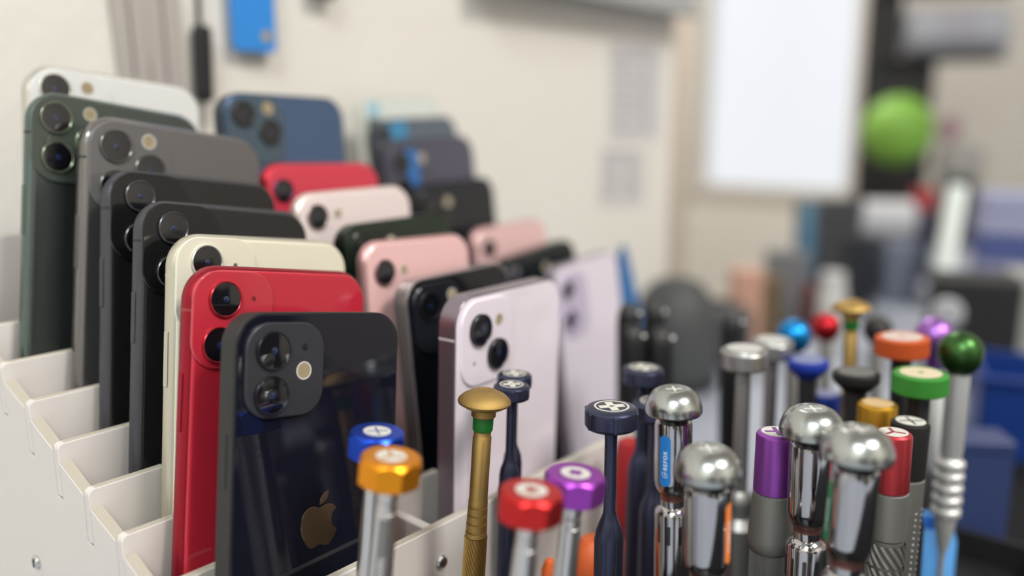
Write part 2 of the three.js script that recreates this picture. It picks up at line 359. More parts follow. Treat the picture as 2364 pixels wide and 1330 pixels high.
  if (o.emblem) {
    const k = o.emblem, gs = emblemShapes(k).map(s => slab(s, 0, 0.12, 0.03, 1, 8));
    part('fruit_emblem', mergeGeometries(gs).translate(0, cy, back - 0.03), o.emblemMat, t, 'mirror-gold bitten fruit emblem');
  }
  return { t, host, back, ly, H };
}
const metal = (r, g, b, rough = 0.35) => std(lin(r, g, b), rough, 0.75);
const G1 = 'phones in the left column', G2 = 'phones in the middle column', G3 = 'phones in the right column';

// left column, front to back
phone({ label: 'small black flat-sided phone with gold fruit emblem, frontmost in left column', group: G1, W: 65.5, H: 134.1, T: 7.5, R: 10.3, base: [153.3, 51.7, -210.6], rot: [-0.0089, -0.168, -0.1064],
  frame: std(lin(0.030, 0.030, 0.030), 0.42, 0.5), back: gloss(0.0045, 0.005, 0.012), bump: [-15.3, -17.7, 29, 29.4, 8.6, 1.3], bumpMat: phys(lin(0.020, 0.021, 0.027), 0.42, { clearcoat: 0.3, clearcoatRoughness: 0.25 }),
  lenses: [[-20.4, -11.7, 6.1], [-20.7, -25.3, 6.1]], ringMat: std(lin(0.012, 0.012, 0.018), 0.3, 0.4), flash: [[-8.7, -18.3, 2.9]], mic: [[-8.5, -10.9, 1.15]], button: [-36.3, -52.8],
  emblem: 0.74, emblemMat: std(lin(0.62, 0.42, 0.24), 0.16, 1) });
phone({ label: 'glossy red rounded phone with black lens, second in left column', group: G1, round: true, W: 73.1, H: 145.6, T: 8.0, R: 11.5, base: [156.8, 51.1, -237.7], rot: [0.0145, -0.1692, -0.085],
  frame: metal(0.33, 0.012, 0.028, 0.36), back: gloss(0.50, 0.022, 0.042), bump: [-21.5, -17.4, 30, 31.5, 9, 0.9], bumpMat: phys(lin(0.50, 0.022, 0.042), 0.4, { clearcoat: 1, clearcoatRoughness: 0.08 }), lenses: [[-25.3, -10.8, 5.9], [-27.2, -25.4, 5.9]], ringMat: metal(0.45, 0.03, 0.04, 0.25), mic: [[-14.3, -10.6, 0.9]], micMat: std(lin(0.35, 0.22, 0.15), 0.4), button: [-34, -53], band: [-14], bandMat: std(lin(0.33, 0.03, 0.03), 0.5) });
phone({ label: 'cream white rounded phone behind the red phone', group: G1, round: true, W: 74.8, H: 149.1, T: 8.2, R: 11.5, base: [166.8, 55.5, -258.2], rot: [0.014, -0.1492, -0.085],
  frame: metal(0.62, 0.59, 0.48, 0.4), back: gloss(0.74, 0.70, 0.56), bump: [-22, -17.6, 31, 33, 9, 0.9], bumpMat: phys(lin(0.74, 0.70, 0.57), 0.4, { clearcoat: 0.5, clearcoatRoughness: 0.15 }), lenses: [[-26.4, -9.6, 5.9], [-26.6, -25.4, 5.9]], ringMat: metal(0.7, 0.7, 0.66, 0.2), mic: [[-15, -10.6, 0.9]], button: [-33, -52], band: [-14], bandMat: std(lin(0.55, 0.52, 0.42), 0.5) });
phone({ label: 'glossy black rounded phone directly behind the cream phone', group: G1, round: true, W: 72.0, H: 143.4, T: 7.9, R: 11.2, base: [165.3, 71.5, -277.7], rot: [0.0155, -0.1512, -0.085],
  frame: metal(0.085, 0.085, 0.10, 0.4), back: gloss(0.014, 0.014, 0.015), bump: [-21, -17, 30, 32, 9, 0.9], bumpMat: phys(lin(0.008, 0.008, 0.009), 0.4, { specularIntensity: 0.1, clearcoat: 1, clearcoatRoughness: 0.06 }), lenses: [[-25, -9.6, 5.7], [-25.2, -25, 5.7]], ringMat: metal(0.11, 0.11, 0.12, 0.25), button: [-32, -50], band: [-14] });
phone({ label: 'glossy black rounded phone between dark grey phone and another black phone', group: G1, round: true, W: 72.9, H: 145.2, T: 8.0, R: 11.2, base: [166.9, 79.7, -298.8], rot: [0.0152, -0.1388, -0.085],
  frame: metal(0.085, 0.085, 0.10, 0.4), back: gloss(0.014, 0.013, 0.013), bump: [-21, -17, 30, 32, 9, 0.9], bumpMat: phys(lin(0.008, 0.008, 0.008), 0.4, { specularIntensity: 0.1, clearcoat: 1, clearcoatRoughness: 0.06 }), lenses: [[-25.3, -9.5, 5.7], [-25.4, -25, 5.7]], ringMat: metal(0.12, 0.12, 0.12, 0.25), button: [-32, -50], band: [-14] });
phone({ label: 'large matte dark grey phone with cream flash and polished edge', group: G1, round: true, W: 77.3, H: 156.9, T: 8.0, R: 12, base: [167.2, 87.0, -318.2], rot: [0.0037, -0.1596, -0.085],
  frame: metal(0.20, 0.19, 0.18, 0.14), back: matteGlass(0.20, 0.192, 0.195, 0.7), bump: [-20.5, -19, 33, 34, 10, 0.9], bumpMat: gloss(0.12, 0.115, 0.115), lenses: [[-27.4, -11.3, 6.3], [-13.6, -19, 6.3], [-27, -26.5, 6.3]], ringMat: metal(0.16, 0.155, 0.15, 0.2), flash: [[-14.3, -7.9, 2.9]], button: [-38, -58], band: [-16] });
phone({ label: 'large matte dark green phone in front of the silver one', group: G1, round: true, W: 72.3, H: 146.8, T: 7.5, R: 11.6, base: [156.6, 106.4, -339.2], rot: [0.0248, -0.1595, -0.085],
  frame: metal(0.12, 0.16, 0.15, 0.14), back: matteGlass(0.098, 0.113, 0.107, 0.75), bump: [-20, -18, 32, 33, 10, 0.9], bumpMat: gloss(0.055, 0.068, 0.055), lenses: [[-27.4, -10.2, 6], [-14, -18, 6], [-26.5, -25, 6]], ringMat: metal(0.22, 0.25, 0.18, 0.2), flash: [[-14.4, -6.9, 2.6]], button: [-36, -55], band: [-16] });
phone({ label: 'large silver white phone at the back of the left column', group: G1, round: true, W: 75.5, H: 153.4, T: 7.9, R: 11.8, base: [169.9, 111.1, -357.5], rot: [-0.0005, -0.1215, -0.085],
  frame: metal(0.60, 0.57, 0.52, 0.12), back: matteGlass(0.70, 0.70, 0.68), bump: [-20.5, -18, 32, 33, 10, 0.9], bumpMat: gloss(0.70, 0.70, 0.69), lenses: [[-27.6, -10, 6.2], [-14, -18.5, 6.2]], ringMat: metal(0.7, 0.68, 0.6, 0.2), flash: [[-14.8, -7.8, 2.8]] });

// middle column, front to back
phone({ label: 'lilac flat-sided phone with two diagonal lenses, in front of middle column', group: G2, W: 71.5, H: 146.7, T: 7.8, R: 11, base: [260.5, 32.6, -220.1], rot: [0.0681, -0.0209, 0.014],
  frame: metal(0.26, 0.22, 0.26, 0.3), back: gloss(0.80, 0.725, 0.79), bump: [-17, -18.5, 32, 33, 9.5, 0.9], bumpMat: phys(lin(0.80, 0.725, 0.80), 0.4, { clearcoat: 0.4, clearcoatRoughness: 0.2 }), lenses: [[-22.3, -13.2, 6.2], [-11.2, -24.5, 6.2]], ringMat: std(lin(0.03, 0.03, 0.035), 0.3, 0.5), lensHeight: 1.6, flash: [[-10.1, -11.1, 2.6]], mic: [[-25.2, -25.9, 0.9]], micMat: std(lin(0.35, 0.3, 0.33), 0.4), band: [-15], bandMat: std(lin(0.6, 0.55, 0.58), 0.5) });
phone({ label: 'small black phone with pale rim behind the lilac phone', group: G2, W: 64.2, H: 131.5, T: 7.7, R: 10, base: [271.6, 50.5, -240.6], rot: [0.0005, 0.0179, -0.09],
  frame: metal(0.42, 0.38, 0.39, 0.25), back: gloss(0.006, 0.007, 0.011), bump: [-15.5, -17, 28, 29, 8.5, 1.2], bumpMat: gloss(0.012, 0.013, 0.018), lenses: [[-20.5, -11.5, 6], [-10, -22.5, 6]], ringMat: std(lin(0.02, 0.02, 0.025), 0.3, 0.5), flash: [[-7, -9, 2.7]] });
phone({ label: 'light pink phone with single black lens behind the black one', group: G2, round: true, W: 63.3, H: 130.1, T: 6.9, R: 9.5, base: [259.4, 65.3, -259.3], rot: [-0.0006, -0.0389, -0.09],
  frame: metal(0.72, 0.42, 0.42, 0.35), back: gloss(0.76, 0.47, 0.46), lenses: [[-21.7, -13.4, 5.6]], ringMat: metal(0.35, 0.22, 0.22, 0.3), flash: [[-10.5, -13.2, 2.3]] });
phone({ label: 'dark green phone between the two pale pink phones', group: G2, W: 64.2, H: 131.5, T: 7.7, R: 10, base: [270, 70.3, -275.8], rot: [0.0003, 0.0155, -0.09],
  frame: metal(0.018, 0.026, 0.018, 0.3), back: gloss(0.014, 0.026, 0.016), bump: [-15.5, -17, 28, 29, 8.5, 1.2], bumpMat: gloss(0.010, 0.016, 0.011), lenses: [[-20.5, -11.5, 6], [-10, -22.5, 6]], ringMat: std(lin(0.02, 0.025, 0.02), 0.3, 0.5), flash: [[-7, -9.5, 2.8]] });
phone({ label: 'pinkish white phone with single black lens below the red one', group: G2, round: true, W: 67.3, H: 138.4, T: 7.3, R: 10, base: [262.7, 76, -296.5], rot: [0, 0.0041, -0.09],
  frame: metal(0.80, 0.66, 0.62, 0.35), back: gloss(0.78, 0.66, 0.64), lenses: [[-23.4, -10.8, 5.6]], ringMat: metal(0.4, 0.33, 0.31, 0.3), flash: [[-12, -10.4, 2.3]] });
phone({ label: 'bright red phone with single lens in front of the blue one', group: G2, round: true, W: 67.3, H: 138.4, T: 7.3, R: 10, base: [259.6, 86.9, -321], rot: [-0.0001, -0.036, -0.09],
  frame: metal(0.55, 0.03, 0.05, 0.35), back: gloss(0.60, 0.045, 0.075), lenses: [[-24.7, -12.5, 5.2]], ringMat: metal(0.08, 0.05, 0.12, 0.3) });
phone({ label: 'slate blue phone with cream flash at the back of the middle column', group: G2, W: 71.5, H: 146.7, T: 7.4, R: 11, base: [265.6, 110.2, -356.4], rot: [0.0002, -0.0313, -0.09],
  frame: metal(0.035, 0.05, 0.07, 0.3), back: matteGlass(0.105, 0.17, 0.31, 0.7), bump: [-18, -18, 32, 32, 9.5, 0.9], bumpMat: gloss(0.06, 0.09, 0.12), lenses: [[-25.2, -10.3, 6.2], [-11, -18.5, 6.2]], ringMat: metal(0.04, 0.045, 0.05, 0.3), flash: [[-11.2, -7, 3.2]], flashRim: flashMat });

// right column, front to back
phone({ label: 'lilac phone with two stacked lenses, furthest right of all phones', group: G3, W: 65.8, H: 135, T: 7.2, R: 10.2, base: [434, 29.2, -283.5], rot: [0.0025, 0.0621, -0.09],
  frame: metal(0.42, 0.36, 0.44, 0.3), back: gloss(0.74, 0.67, 0.75), bump: [-16.5, -24, 26, 38, 9, 0.9], bumpMat: phys(lin(0.52, 0.45, 0.58), 0.4, { clearcoat: 0.4, clearcoatRoughness: 0.2 }), lenses: [[-22.5, -14.4, 5.6], [-22.4, -32, 5.6]], ringMat: metal(0.4, 0.32, 0.5, 0.3) });
phone({ label: 'black phone with bright flash behind the rightmost lilac phone', group: G3, W: 71.5, H: 146.7, T: 7.8, R: 11, base: [419.6, 24, -303], rot: [0.0039, 0.0967, -0.09],
  frame: metal(0.02, 0.025, 0.025, 0.3), back: gloss(0.010, 0.014, 0.015), bump: [-17, -17.5, 30, 31, 9, 1.1], bumpMat: gloss(0.012, 0.016, 0.017), lenses: [[-22.5, -12, 6], [-11, -23.5, 6]], ringMat: std(lin(0.02, 0.02, 0.02), 0.3, 0.5), flash: [[4, -12, 2.6]] });
phone({ label: 'light pink phone at the right beside the cream wall', group: G3, round: true, W: 68.3, H: 140.5, T: 7.4, R: 10, base: [409.4, 43, -325.1], rot: [0.0003, 0.0151, -0.09],
  frame: metal(0.72, 0.43, 0.43, 0.35), back: gloss(0.74, 0.48, 0.47), lenses: [[-23, -12.5, 5.2]], ringMat: metal(0.1, 0.07, 0.07, 0.3) });
phone({ label: 'near-black phone with pale flash above the pink right-hand phone', group: G3, W: 69.1, H: 141.9, T: 7.4, R: 10.6, base: [384.5, 67.6, -346.2], rot: [0.0006, 0.0383, -0.09],
  frame: metal(0.02, 0.022, 0.028, 0.3), back: gloss(0.014, 0.016, 0.020), bump: [-17, -17, 29, 30, 9, 1.1], bumpMat: gloss(0.014, 0.016, 0.02), lenses: [[-22.5, -12, 6], [-11, -23, 6]], ringMat: std(lin(0.02, 0.02, 0.02), 0.3, 0.5), flash: [[-8, -11.5, 3]] });
const tapeBlue = phys(lin(0.03, 0.16, 0.44), 0.5);
{
  const a = phone({ label: 'dusky purple grey phone with blue tape strip over its cameras', group: G3, W: 75.8, H: 155.5, T: 8.2, R: 11.5, base: [387.4, 78.4, -366.3], rot: [0.0004, 0.0449, -0.09],
    frame: metal(0.05, 0.048, 0.065, 0.3), back: gloss(0.085, 0.08, 0.115), bump: [-18.5, -19, 33, 34, 10, 1], bumpMat: gloss(0.07, 0.068, 0.095), lenses: [[-25.5, -12.5, 6.2], [-25.5, -27, 6.2]], ringMat: std(lin(0.03, 0.03, 0.04), 0.3, 0.5), flash: [[-9, -11, 3]] });
  part('tape_strip', rbox(-22, -12.4, a.ly(-34), a.ly(-5.5), 1.0, 1.5, 0.2, 2), tapeBlue, a.host, 'blue protective tape');
  const b = phone({ label: 'blue grey phone with small blue tape patch near its top', group: G3, W: 71.5, H: 146.7, T: 7.7, R: 11, base: [400.6, 99.4, -393.6], rot: [0.0001, 0.0322, -0.09],
    frame: metal(0.05, 0.06, 0.075, 0.3), back: gloss(0.11, 0.135, 0.165), lenses: [[-29, -9, 4.6]], ringMat: std(lin(0.05, 0.05, 0.05), 0.3, 0.5) });
  part('tape_strip', rbox(-23, -9, b.ly(-12.5), b.ly(-2), 0.1, 0.5, 0.15, 2), std(lin(0.05, 0.25, 0.45), 0.5), b.t, 'blue protective tape');
  const c = phone({ label: 'pale white phone with light blue tape at the very back', group: G3, W: 68.6, H: 140.8, T: 7.4, R: 10.5, base: [411.1, 118.4, -415.1], rot: [0.0001, 0.0574, -0.09],
    frame: metal(0.68, 0.70, 0.66, 0.3), back: gloss(0.68, 0.71, 0.66) });
  part('tape_strip', rbox(-30, -20, c.ly(-11), c.ly(-2.5), 0.1, 0.5, 0.15, 2), std(lin(0.32, 0.55, 0.66), 0.5), c.t, 'light blue protective tape');
  part('camera_cover', rbox(-31, -23, c.ly(-21), c.ly(-12), 0.1, 1.2, 0.4, 2), plasticBlack, c.t);
}

// ---------------------------------------------------------------- screwdrivers and other standing tools
const SPOT = {   // tool: [base, top] in millimetres
  facet_blue: [[158.1,8,-199.8], [166.2,153.5,-189.9]],
  facet_orange: [[143.5,8,-184.1], [154.4,154.1,-170.9]],
  facet_red: [[162,8,-144.2], [170.2,149.1,-134.4]],
  facet_purple: [[185,8,-145.8], [192.9,146,-136.4]],
  brass: [[202.4,8,-192.1], [208.7,157.1,-184.5]],
  navy6: [[230.6,8,-148.9], [230.5,153.4,-149.1]],
  navy7: [[281.8,8,-162.7], [281.8,139.4,-162.7]],
  navy8: [[293.8,8,-177.8], [295,147.2,-176.3]],
  navy9: [[228.2,8,-194.6], [230.8,152.4,-191.5]],
  navy10: [[239.5,8,-201.8], [241.7,152.5,-199.1]],
  chrome1: [[266.1,8,-142.4], [263.9,152.3,-145.1]],
  chrome2: [[224,8,-107], [221.5,151.7,-109.9]],
  chrome3: [[265.2,8,-93.6], [263.4,155.9,-95.7]],
  chrome4: [[240.3,8,-76.9], [242.3,160,-74.6]],
  barrel_purple: [[270.5,8,-110.2], [270.8,142.5,-109.9]],
  barrel_red: [[306,8,-80.7], [304.7,139.2,-82.4]],
  barrel_black: [[325.6,8,-83.7], [326.4,137.2,-82.7]],
  barrel_yellow: [[340,8,-96.8], [338.8,137.7,-98.2]],
  barrel_blue: [[392.9,8,-136.3], [391.8,120.4,-137.6]],
  silver20: [[331.6,8,-148.1], [330.2,152.5,-149.8]],
  silver21: [[381.5,8,-157.5], [380.3,144.9,-158.9]],
  ball_cyan: [[425,8,-162.7], [422.5,145.9,-165.7]],
  ball_red: [[473.7,8,-163.1], [470.4,140.8,-167]],
  brass24: [[406.2,8,-126.9], [402.3,163.6,-131.6]],
  ball_black: [[481.6,8,-137.8], [478,141.6,-142.2]],
  ball_purple: [[463,8,-97.2], [453.6,149.6,-108.5]],
  ball_green: [[393.3,8,-81.8], [392.6,158.2,-82.6]],
  disc_orange: [[383.5,8,-97.5], [379.4,155.4,-102.4]],
  disc_blue: [[379.7,8,-137.2], [376.9,139.2,-140.5]],
  disc_black: [[359.5,8,-110], [357.2,143.2,-112.8]],
  disc_green: [[355.3,8,-84.8], [353.1,148.5,-87.4]],
  rod1: [[380.5,8,-234.1], [378.9,151.7,-236]],
  rod2: [[404.7,8,-232.6], [402.9,148.5,-234.8]],
  rod3: [[363.1,8,-221.1], [361.6,145,-222.9]],
  rod4: [[375.4,8,-212], [373.6,143,-214.3]],
  rod5: [[431.1,8,-199.1], [428.4,143,-202.4]],
};

{
  const c = thing('tool_caddy', 'low dark tray that the screwdrivers stand in', 'tray', [0, 2, 0]);
  part('tray_floor', rbox(128, 505, 0, 6, -205, -55, 1), plasticBlack, c);
  for (const g of [rbox(128, 505, 6, 22, -58, -55, 1), rbox(128, 131, 6, 22, -205, -58, 1), rbox(502, 505, 6, 22, -205, -58, 1), rbox(131, 350, 6, 22, -205.8, -203.6, 1)]) part('tray_wall', g, plasticBlack, c);
  const d = thing('tool_caddy', 'small dark tray holding the black rods beside the rack', 'tray', [0, 0, 0]);
  part('tray_floor', rbox(350, 445, 0, 8, -246, -206, 1), plasticBlack, d);
  for (const g of [rbox(350, 445, 8, 22, -246, -243, 1), rbox(442, 445, 8, 22, -243, -206, 1)]) part('tray_wall', g, plasticBlack, d);
}
// a tool stands along local y from its tip (0) to its top (L); profiles are written downward from the top
function tool(key, name, label, category, group) {
  const [b, tp] = SPOT[key].map(v => new THREE.Vector3(...v));
  const o = thing(name, label, category, b.toArray(), group);
  const ax = tp.clone().sub(b), L = ax.length();
  o.quaternion.setFromUnitVectors(new THREE.Vector3(0, 1, 0), ax.normalize());
  // turn printed tops so that they read from the bench front
  const turn = new THREE.Group(); turn.rotation.y = 0;
  return { o, L };
}
const down = (L, pts) => pts.map(([r, t]) => [r, L - t]).reverse();
const turnedPart = (name, L, pts, m, parent, seg = 48, a = 0.6, label) => part(name, lathe(down(L, pts), seg, a), m, parent, label);
// shape lying flat on a top at height y
const flat = (shape, y, th = 0.12, yaw = 0) => slab(shape, 0, th, 0.02, 1, 20).rotateX(-Math.PI / 2).rotateY(yaw).translate(0, y, 0);
function circle(r) { const s = new THREE.Shape(); s.absarc(0, 0, r, 0, Math.PI * 2); return s; }
function star(n, r0, r1) { const s = new THREE.Shape(); for (let i = 0; i < 2 * n; i++) { const a = Math.PI / 2 + i * Math.PI / n, r = i % 2 ? r1 : r0; s[i ? 'lineTo' : 'moveTo'](r * Math.cos(a), r * Math.sin(a)); } s.closePath(); return s; }
function spokes(n, r, w) {                                         // n-armed mark: plus, tri-wing
  const s = new THREE.Shape(); const k = w / 2 / Math.tan(Math.PI / n);
  for (let i = 0; i < n; i++) {
    const a = Math.PI / 2 + i * 2 * Math.PI / n, c = Math.cos(a), q = Math.sin(a), P = (u, v) => [u * c - v * q, u * q + v * c];
    s[i ? 'lineTo' : 'moveTo'](...P(r, -w / 2)); s.lineTo(...P(r, w / 2)); s.lineTo(...P(n === 4 ? w / 2 : k, w / 2));
  }
  s.closePath(); return s;
}
// faceted nut-like cap with cone-cut edges
function facetCap(n, R, rTop, h, yTop) {
  const N = 96, rows = [[], [], [], []], ap = R * Math.cos(Math.PI / n);
  const pos = [], idx = [];
  for (let i = 0; i <= N; i++) {
    const a = i / N * 2 * Math.PI, f = ((a + Math.PI / n) % (2 * Math.PI / n)) - Math.PI / n, rp = ap / Math.cos(f), k = 1.25;
    const yT = yTop - (rp - rTop) * k - 0.05, yB = yTop - h + (rp - rTop) * k * 0.6;
    for (const [r, y] of [[0, yTop], [rTop - 0.25, yTop], [rTop, yTop - 0.1], [rp, yT], [rp, yB], [rTop, yTop - h], [0, yTop - h]]) pos.push(r * Math.sin(a), y, r * Math.cos(a));
  }
  for (let i = 0; i < N; i++) for (let j = 0; j < 6; j++) { const a = i * 7 + j, b = a + 7; idx.push(a, a + 1, b, b, a + 1, b + 1); }
  const g = new THREE.BufferGeometry(); g.setAttribute('position', new THREE.Float32BufferAttribute(pos, 3)); g.setIndex(idx);
  g.setAttribute('uv', new THREE.Float32BufferAttribute(new Float32Array(pos.length / 3 * 2), 2));
  return crease(g, 0.35);
}
// knurled sleeve: n ridges, optional twist (radians per mm), radius from r0 (top) to r1
function knurl(n, r0, r1, dep, y1, y0, twist = 0, rows = 1) {
  const N = n * 4, pos = [], idx = [], M = Math.max(rows, twist ? Math.ceil(Math.abs(y1 - y0) * Math.abs(twist) * 6) : 1);
  for (let j = 0; j <= M; j++) for (let i = 0; i <= N; i++) {
    const v = j / M, y = y1 + (y0 - y1) * v, a = i / N * 2 * Math.PI + twist * (y1 - y), ph = i % 4;
    const r = r0 + (r1 - r0) * v - (ph === 0 || ph === 3 ? dep : 0);
    pos.push(r * Math.sin(a), y, r * Math.cos(a));
  }
  for (let j = 0; j < M; j++) for (let i = 0; i < N; i++) { const a = j * (N + 1) + i, b = a + N + 1; idx.push(a, b, a + 1, b, b + 1, a + 1); }
  const g = new THREE.BufferGeometry(); g.setAttribute('position', new THREE.Float32BufferAttribute(pos, 3)); g.setIndex(idx);
  g.setAttribute('uv', new THREE.Float32BufferAttribute(new Float32Array(pos.length / 3 * 2), 2));
  return crease(g, 0.4);
}
// pill-shaped sticker bent round a cylinder of radius r; centred at angle a (0 = +z, growing to +x), height y
function bentPill(r, w, h, a0, y0) {
  const pos = [], uv = [], idx = [], U = 10, V = 40, q = w / 2;
  for (let j = 0; j <= V; j++) {
    const v = -h / 2 + h * j / V, e = Math.max(0, Math.abs(v) - (h / 2 - q)), hw = Math.sqrt(Math.max(0, q * q - e * e));
    for (let i = 0; i <= U; i++) { const u = (i / U * 2 - 1) * hw, a = a0 + u / r; pos.push(r * Math.sin(a), y0 + v, r * Math.cos(a)); uv.push(u / w + 0.5, v / h + 0.5); }
  }
  for (let j = 0; j < V; j++) for (let i = 0; i < U; i++) { const a = j * (U + 1) + i, b = a + U + 1; idx.push(a, a + 1, b, b, a + 1, b + 1); }
  const g = new THREE.BufferGeometry(); g.setAttribute('position', new THREE.Float32BufferAttribute(pos, 3)); g.setAttribute('uv', new THREE.Float32BufferAttribute(uv, 2)); g.setIndex(idx); g.computeVertexNormals(); return g;
}
const FACE = -0.8787;   // direction (about y) from the tools towards the bench front
function stickerTex(bg, mark) {
  const c = document.createElement('canvas'); c.width = 160; c.height = 640; const x = c.getContext('2d');
  x.fillStyle = bg; x.fillRect(0, 0, 160, 640);
  x.save(); x.translate(80, 320); x.rotate(-Math.PI / 2); x.fillStyle = '#eef4f8'; x.font = 'bold 78px sans-serif'; x.textAlign = 'left'; x.textBaseline = 'middle'; x.fillText(mark, -118, 6);
  x.strokeStyle = '#eef4f8'; x.lineWidth = 5; x.lineJoin = 'round';          // line-drawn leaf mark before the word
  x.beginPath(); x.moveTo(-200, 34); x.lineTo(-160, 34); x.lineTo(-128, 2); x.lineTo(-160, -4); x.lineTo(-160, 34); x.moveTo(-160, -4); x.lineTo(-138, -38); x.lineTo(-176, -40); x.lineTo(-200, -14); x.lineTo(-200, 34); x.moveTo(-200, -14); x.lineTo(-176, 8); x.lineTo(-160, -4); x.stroke();
  x.restore();
  const t = new THREE.CanvasTexture(c); t.colorSpace = THREE.SRGBColorSpace; return t;
}
function badge(shape, y, m, parent, r, yaw = FACE, plate = whiteInk) {
  const d = part('marked_disc', flat(circle(r), y), plate, parent);
  if (shape) part('symbol', flat(shape, y + 0.1, 0.08, yaw), std(m.color.clone().multiplyScalar(0.45), 0.6), d);
  return d;
}

// faceted-cap drivers
function facetDriver(key, colour, shape, label, R = 9, printed) {
  const { o, L } = tool(key, 'screwdriver', label, 'screwdriver', 'faceted-cap screwdrivers at the front');
  const m = anod(...colour);
  const cap = part('cap', facetCap(8, R, R * 0.89, 7.8, L), m, o, 'anodised faceted cap');
  badge(shape, L, m, cap, R * 0.47, FACE + 0.35);
  turnedPart('shaft', L, [[0, 7], [3.05, 7], [3.05, 12.4], [2.75, 12.7], [2.75, 13.2], [3.05, 13.5], [3.1, 15.3], [2.8, 15.6], [2.8, 16.1], [3.15, 16.4], [3.75, 44], [3.9, 70], [3.9, 96], [3.2, 102], [3.0, L - 30], [1.3, L - 24], [1.1, L - 1], [0, L]], brushed, o, 40);
  if (printed) {
    const c = document.createElement('canvas'); c.width = 512; c.height = 64; const x = c.getContext('2d');
    x.fillStyle = '#8f8c86'; x.fillRect(0, 0, 512, 64); x.fillStyle = '#eae8e2'; x.font = 'bold italic 52px sans-serif'; x.textBaseline = 'middle'; x.fillText('iLoval_OZEL', 10, 34);
    const tx = new THREE.CanvasTexture(c); tx.colorSpace = THREE.SRGBColorSpace;
    const g = new THREE.CylinderGeometry(3.32, 3.72, 27, 10, 1, true, FACE + 0.1 - 0.48, 0.96); const uv = g.attributes.uv;
    for (let i = 0; i < uv.count; i++) { const u = uv.getX(i), v = uv.getY(i); uv.setXY(i, v, 1 - u); }
    part('engraved_text', g.translate(0, L - 31, 0), std('#ffffff', 0.4, 0.9, { map: tx }), o);
  }
}
facetDriver('facet_blue', [0.02, 0.08, 0.60], spokes(4, 3.1, 0.55), 'silver screwdriver with faceted blue cap marked with a cross', 8.7);
facetDriver('facet_orange', [0.80, 0.30, 0.015], spokes(3, 3.6, 0.85), 'silver screwdriver with faceted orange cap marked with a Y', 9, true);
facetDriver('facet_red', [0.62, 0.03, 0.03], star(5, 2.7, 1.35), 'silver screwdriver with faceted red cap marked with a star', 9);
facetDriver('facet_purple', [0.38, 0.07, 0.50], star(6, 2.6, 1.6), 'silver screwdriver with faceted purple cap marked with a star', 9);

// brass drivers
const ringGreen = phys(lin(0.006, 0.13, 0.012), 0.4);
function brassDriver(key, label) {
  const { o, L } = tool(key, 'screwdriver', label, 'screwdriver', 'brass screwdrivers');
  turnedPart('cap', L, [[0, 0.5], [2.2, 0.3], [2.8, 0.05], [4.6, 0.5], [7.2, 1.9], [8.6, 3.2], [8.9, 3.9], [8.7, 4.5], [6.4, 5.9], [4.1, 6.3], [4.1, 8.9], [3.5, 9.3], [0, 9.3]], brass, o);
  turnedPart('green_ring', L, [[0, 9.2], [3.3, 9.2], [3.45, 9.5], [3.4, 13.6], [3.2, 14], [0, 14]], ringGreen, o, 40, 0.6, 'green painted ring');
  turnedPart('shaft', L, [[0, 14], [2.9, 14], [2.9, 16], [3.15, 16.4], [3.15, 38], [3.3, 39], [3.3, 40.6], [2.95, 40.7], [2.95, 41.1], [3.4, 41.2], [3.4, 43.5], [3.0, 43.6], [3.0, 44.0], [3.5, 44.1], [3.5, 46.5], [3.1, 46.6], [3.1, 47.0], [3.6, 47.1], [3.6, 49.6], [3.2, 49.7], [3.2, 50.1], [3.7, 50.2], [3.8, 51.7], [3.5, 52], [3.5, 104], [1.4, 112], [1.2, L - 1], [0, L]], brass, o, 40);
  part('knurled_grip', knurl(22, 3.95, 4.2, 0.45, L - 52, L - 100, 0.11), brass, o);
}
brassDriver('brass', 'brass screwdriver with green ring, standing before the lilac phone');
brassDriver('brass24', 'brass screwdriver with green ring in the far cluster');

// navy drivers with notched caps
function navyDriver(key, R, label) {
  const { o, L } = tool(key, 'screwdriver', label, 'screwdriver', 'navy screwdrivers'), k = R / 8.9;
  const P = a => a.map(([r, t]) => [r * k, t * k]);
  const cap = turnedPart('cap', L, P([[0, 0], [6.9, 0], [7.9, 0.35], [8.6, 1.1], [8.75, 2], [8.75, 6], [8.2, 7], [5, 7.8], [0, 7.8]]), navy, o, 56, 0.5);
  part('inlay_ring', ring(5.1 * k, 5.7 * k, 0, 0.1, 0.02, 0, 0).rotateX(-Math.PI / 2).translate(0, L - 0.02, 0), paleInlay, cap);
  const cross = spokes(4, 4.2 * k, 2.5 * k); const hole = new THREE.Path(); hole.absarc(0, 0, 0.8 * k, 0, Math.PI * 2, true); cross.holes.push(hole);
  part('symbol', flat(cross, L - 0.02, 0.1, FACE + 0.2), paleInlay, cap);
  for (let i = 0; i < 6; i++) { const a = FACE * -1 - 0.05 + i * Math.PI / 3; part('cap_rib', rbox(-0.65 * k, 0.65 * k, L - 6.6 * k, L - 1.2 * k, 8.2 * k, 9.2 * k, 0.3, 2).rotateY(-a), navy, cap); }
  turnedPart('shaft', L, P([[0, 7.5], [2.6, 7.5], [2.15, 9], [2.05, 12], [2.05, 35.5], [2.3, 37.5], [3.3, 40], [4.4, 43], [4.85, 46.5], [4.85, 100], [3.5, 108]]).concat([[1.2, L - 20], [1.1, L - 1], [0, L]]), navy, o, 40, 0.45);
  for (let i = 0; i < 6; i++) part('flute', rbox(-0.22 * k, 0.22 * k, L - 98 * k, L - 46 * k, 4.55 * k, 4.9 * k, 0.1, 1).rotateY(i * Math.PI / 3 + 0.6), seamDark, o);
}
navyDriver('navy6', 8.9, 'navy screwdriver with pale cross inlay, left of the blue-labelled chrome one');
navyDriver('navy7', 8.8, 'navy screwdriver partly hidden behind the blue-labelled chrome one');
navyDriver('navy8', 8.4, 'navy screwdriver in front of the group of black rods');
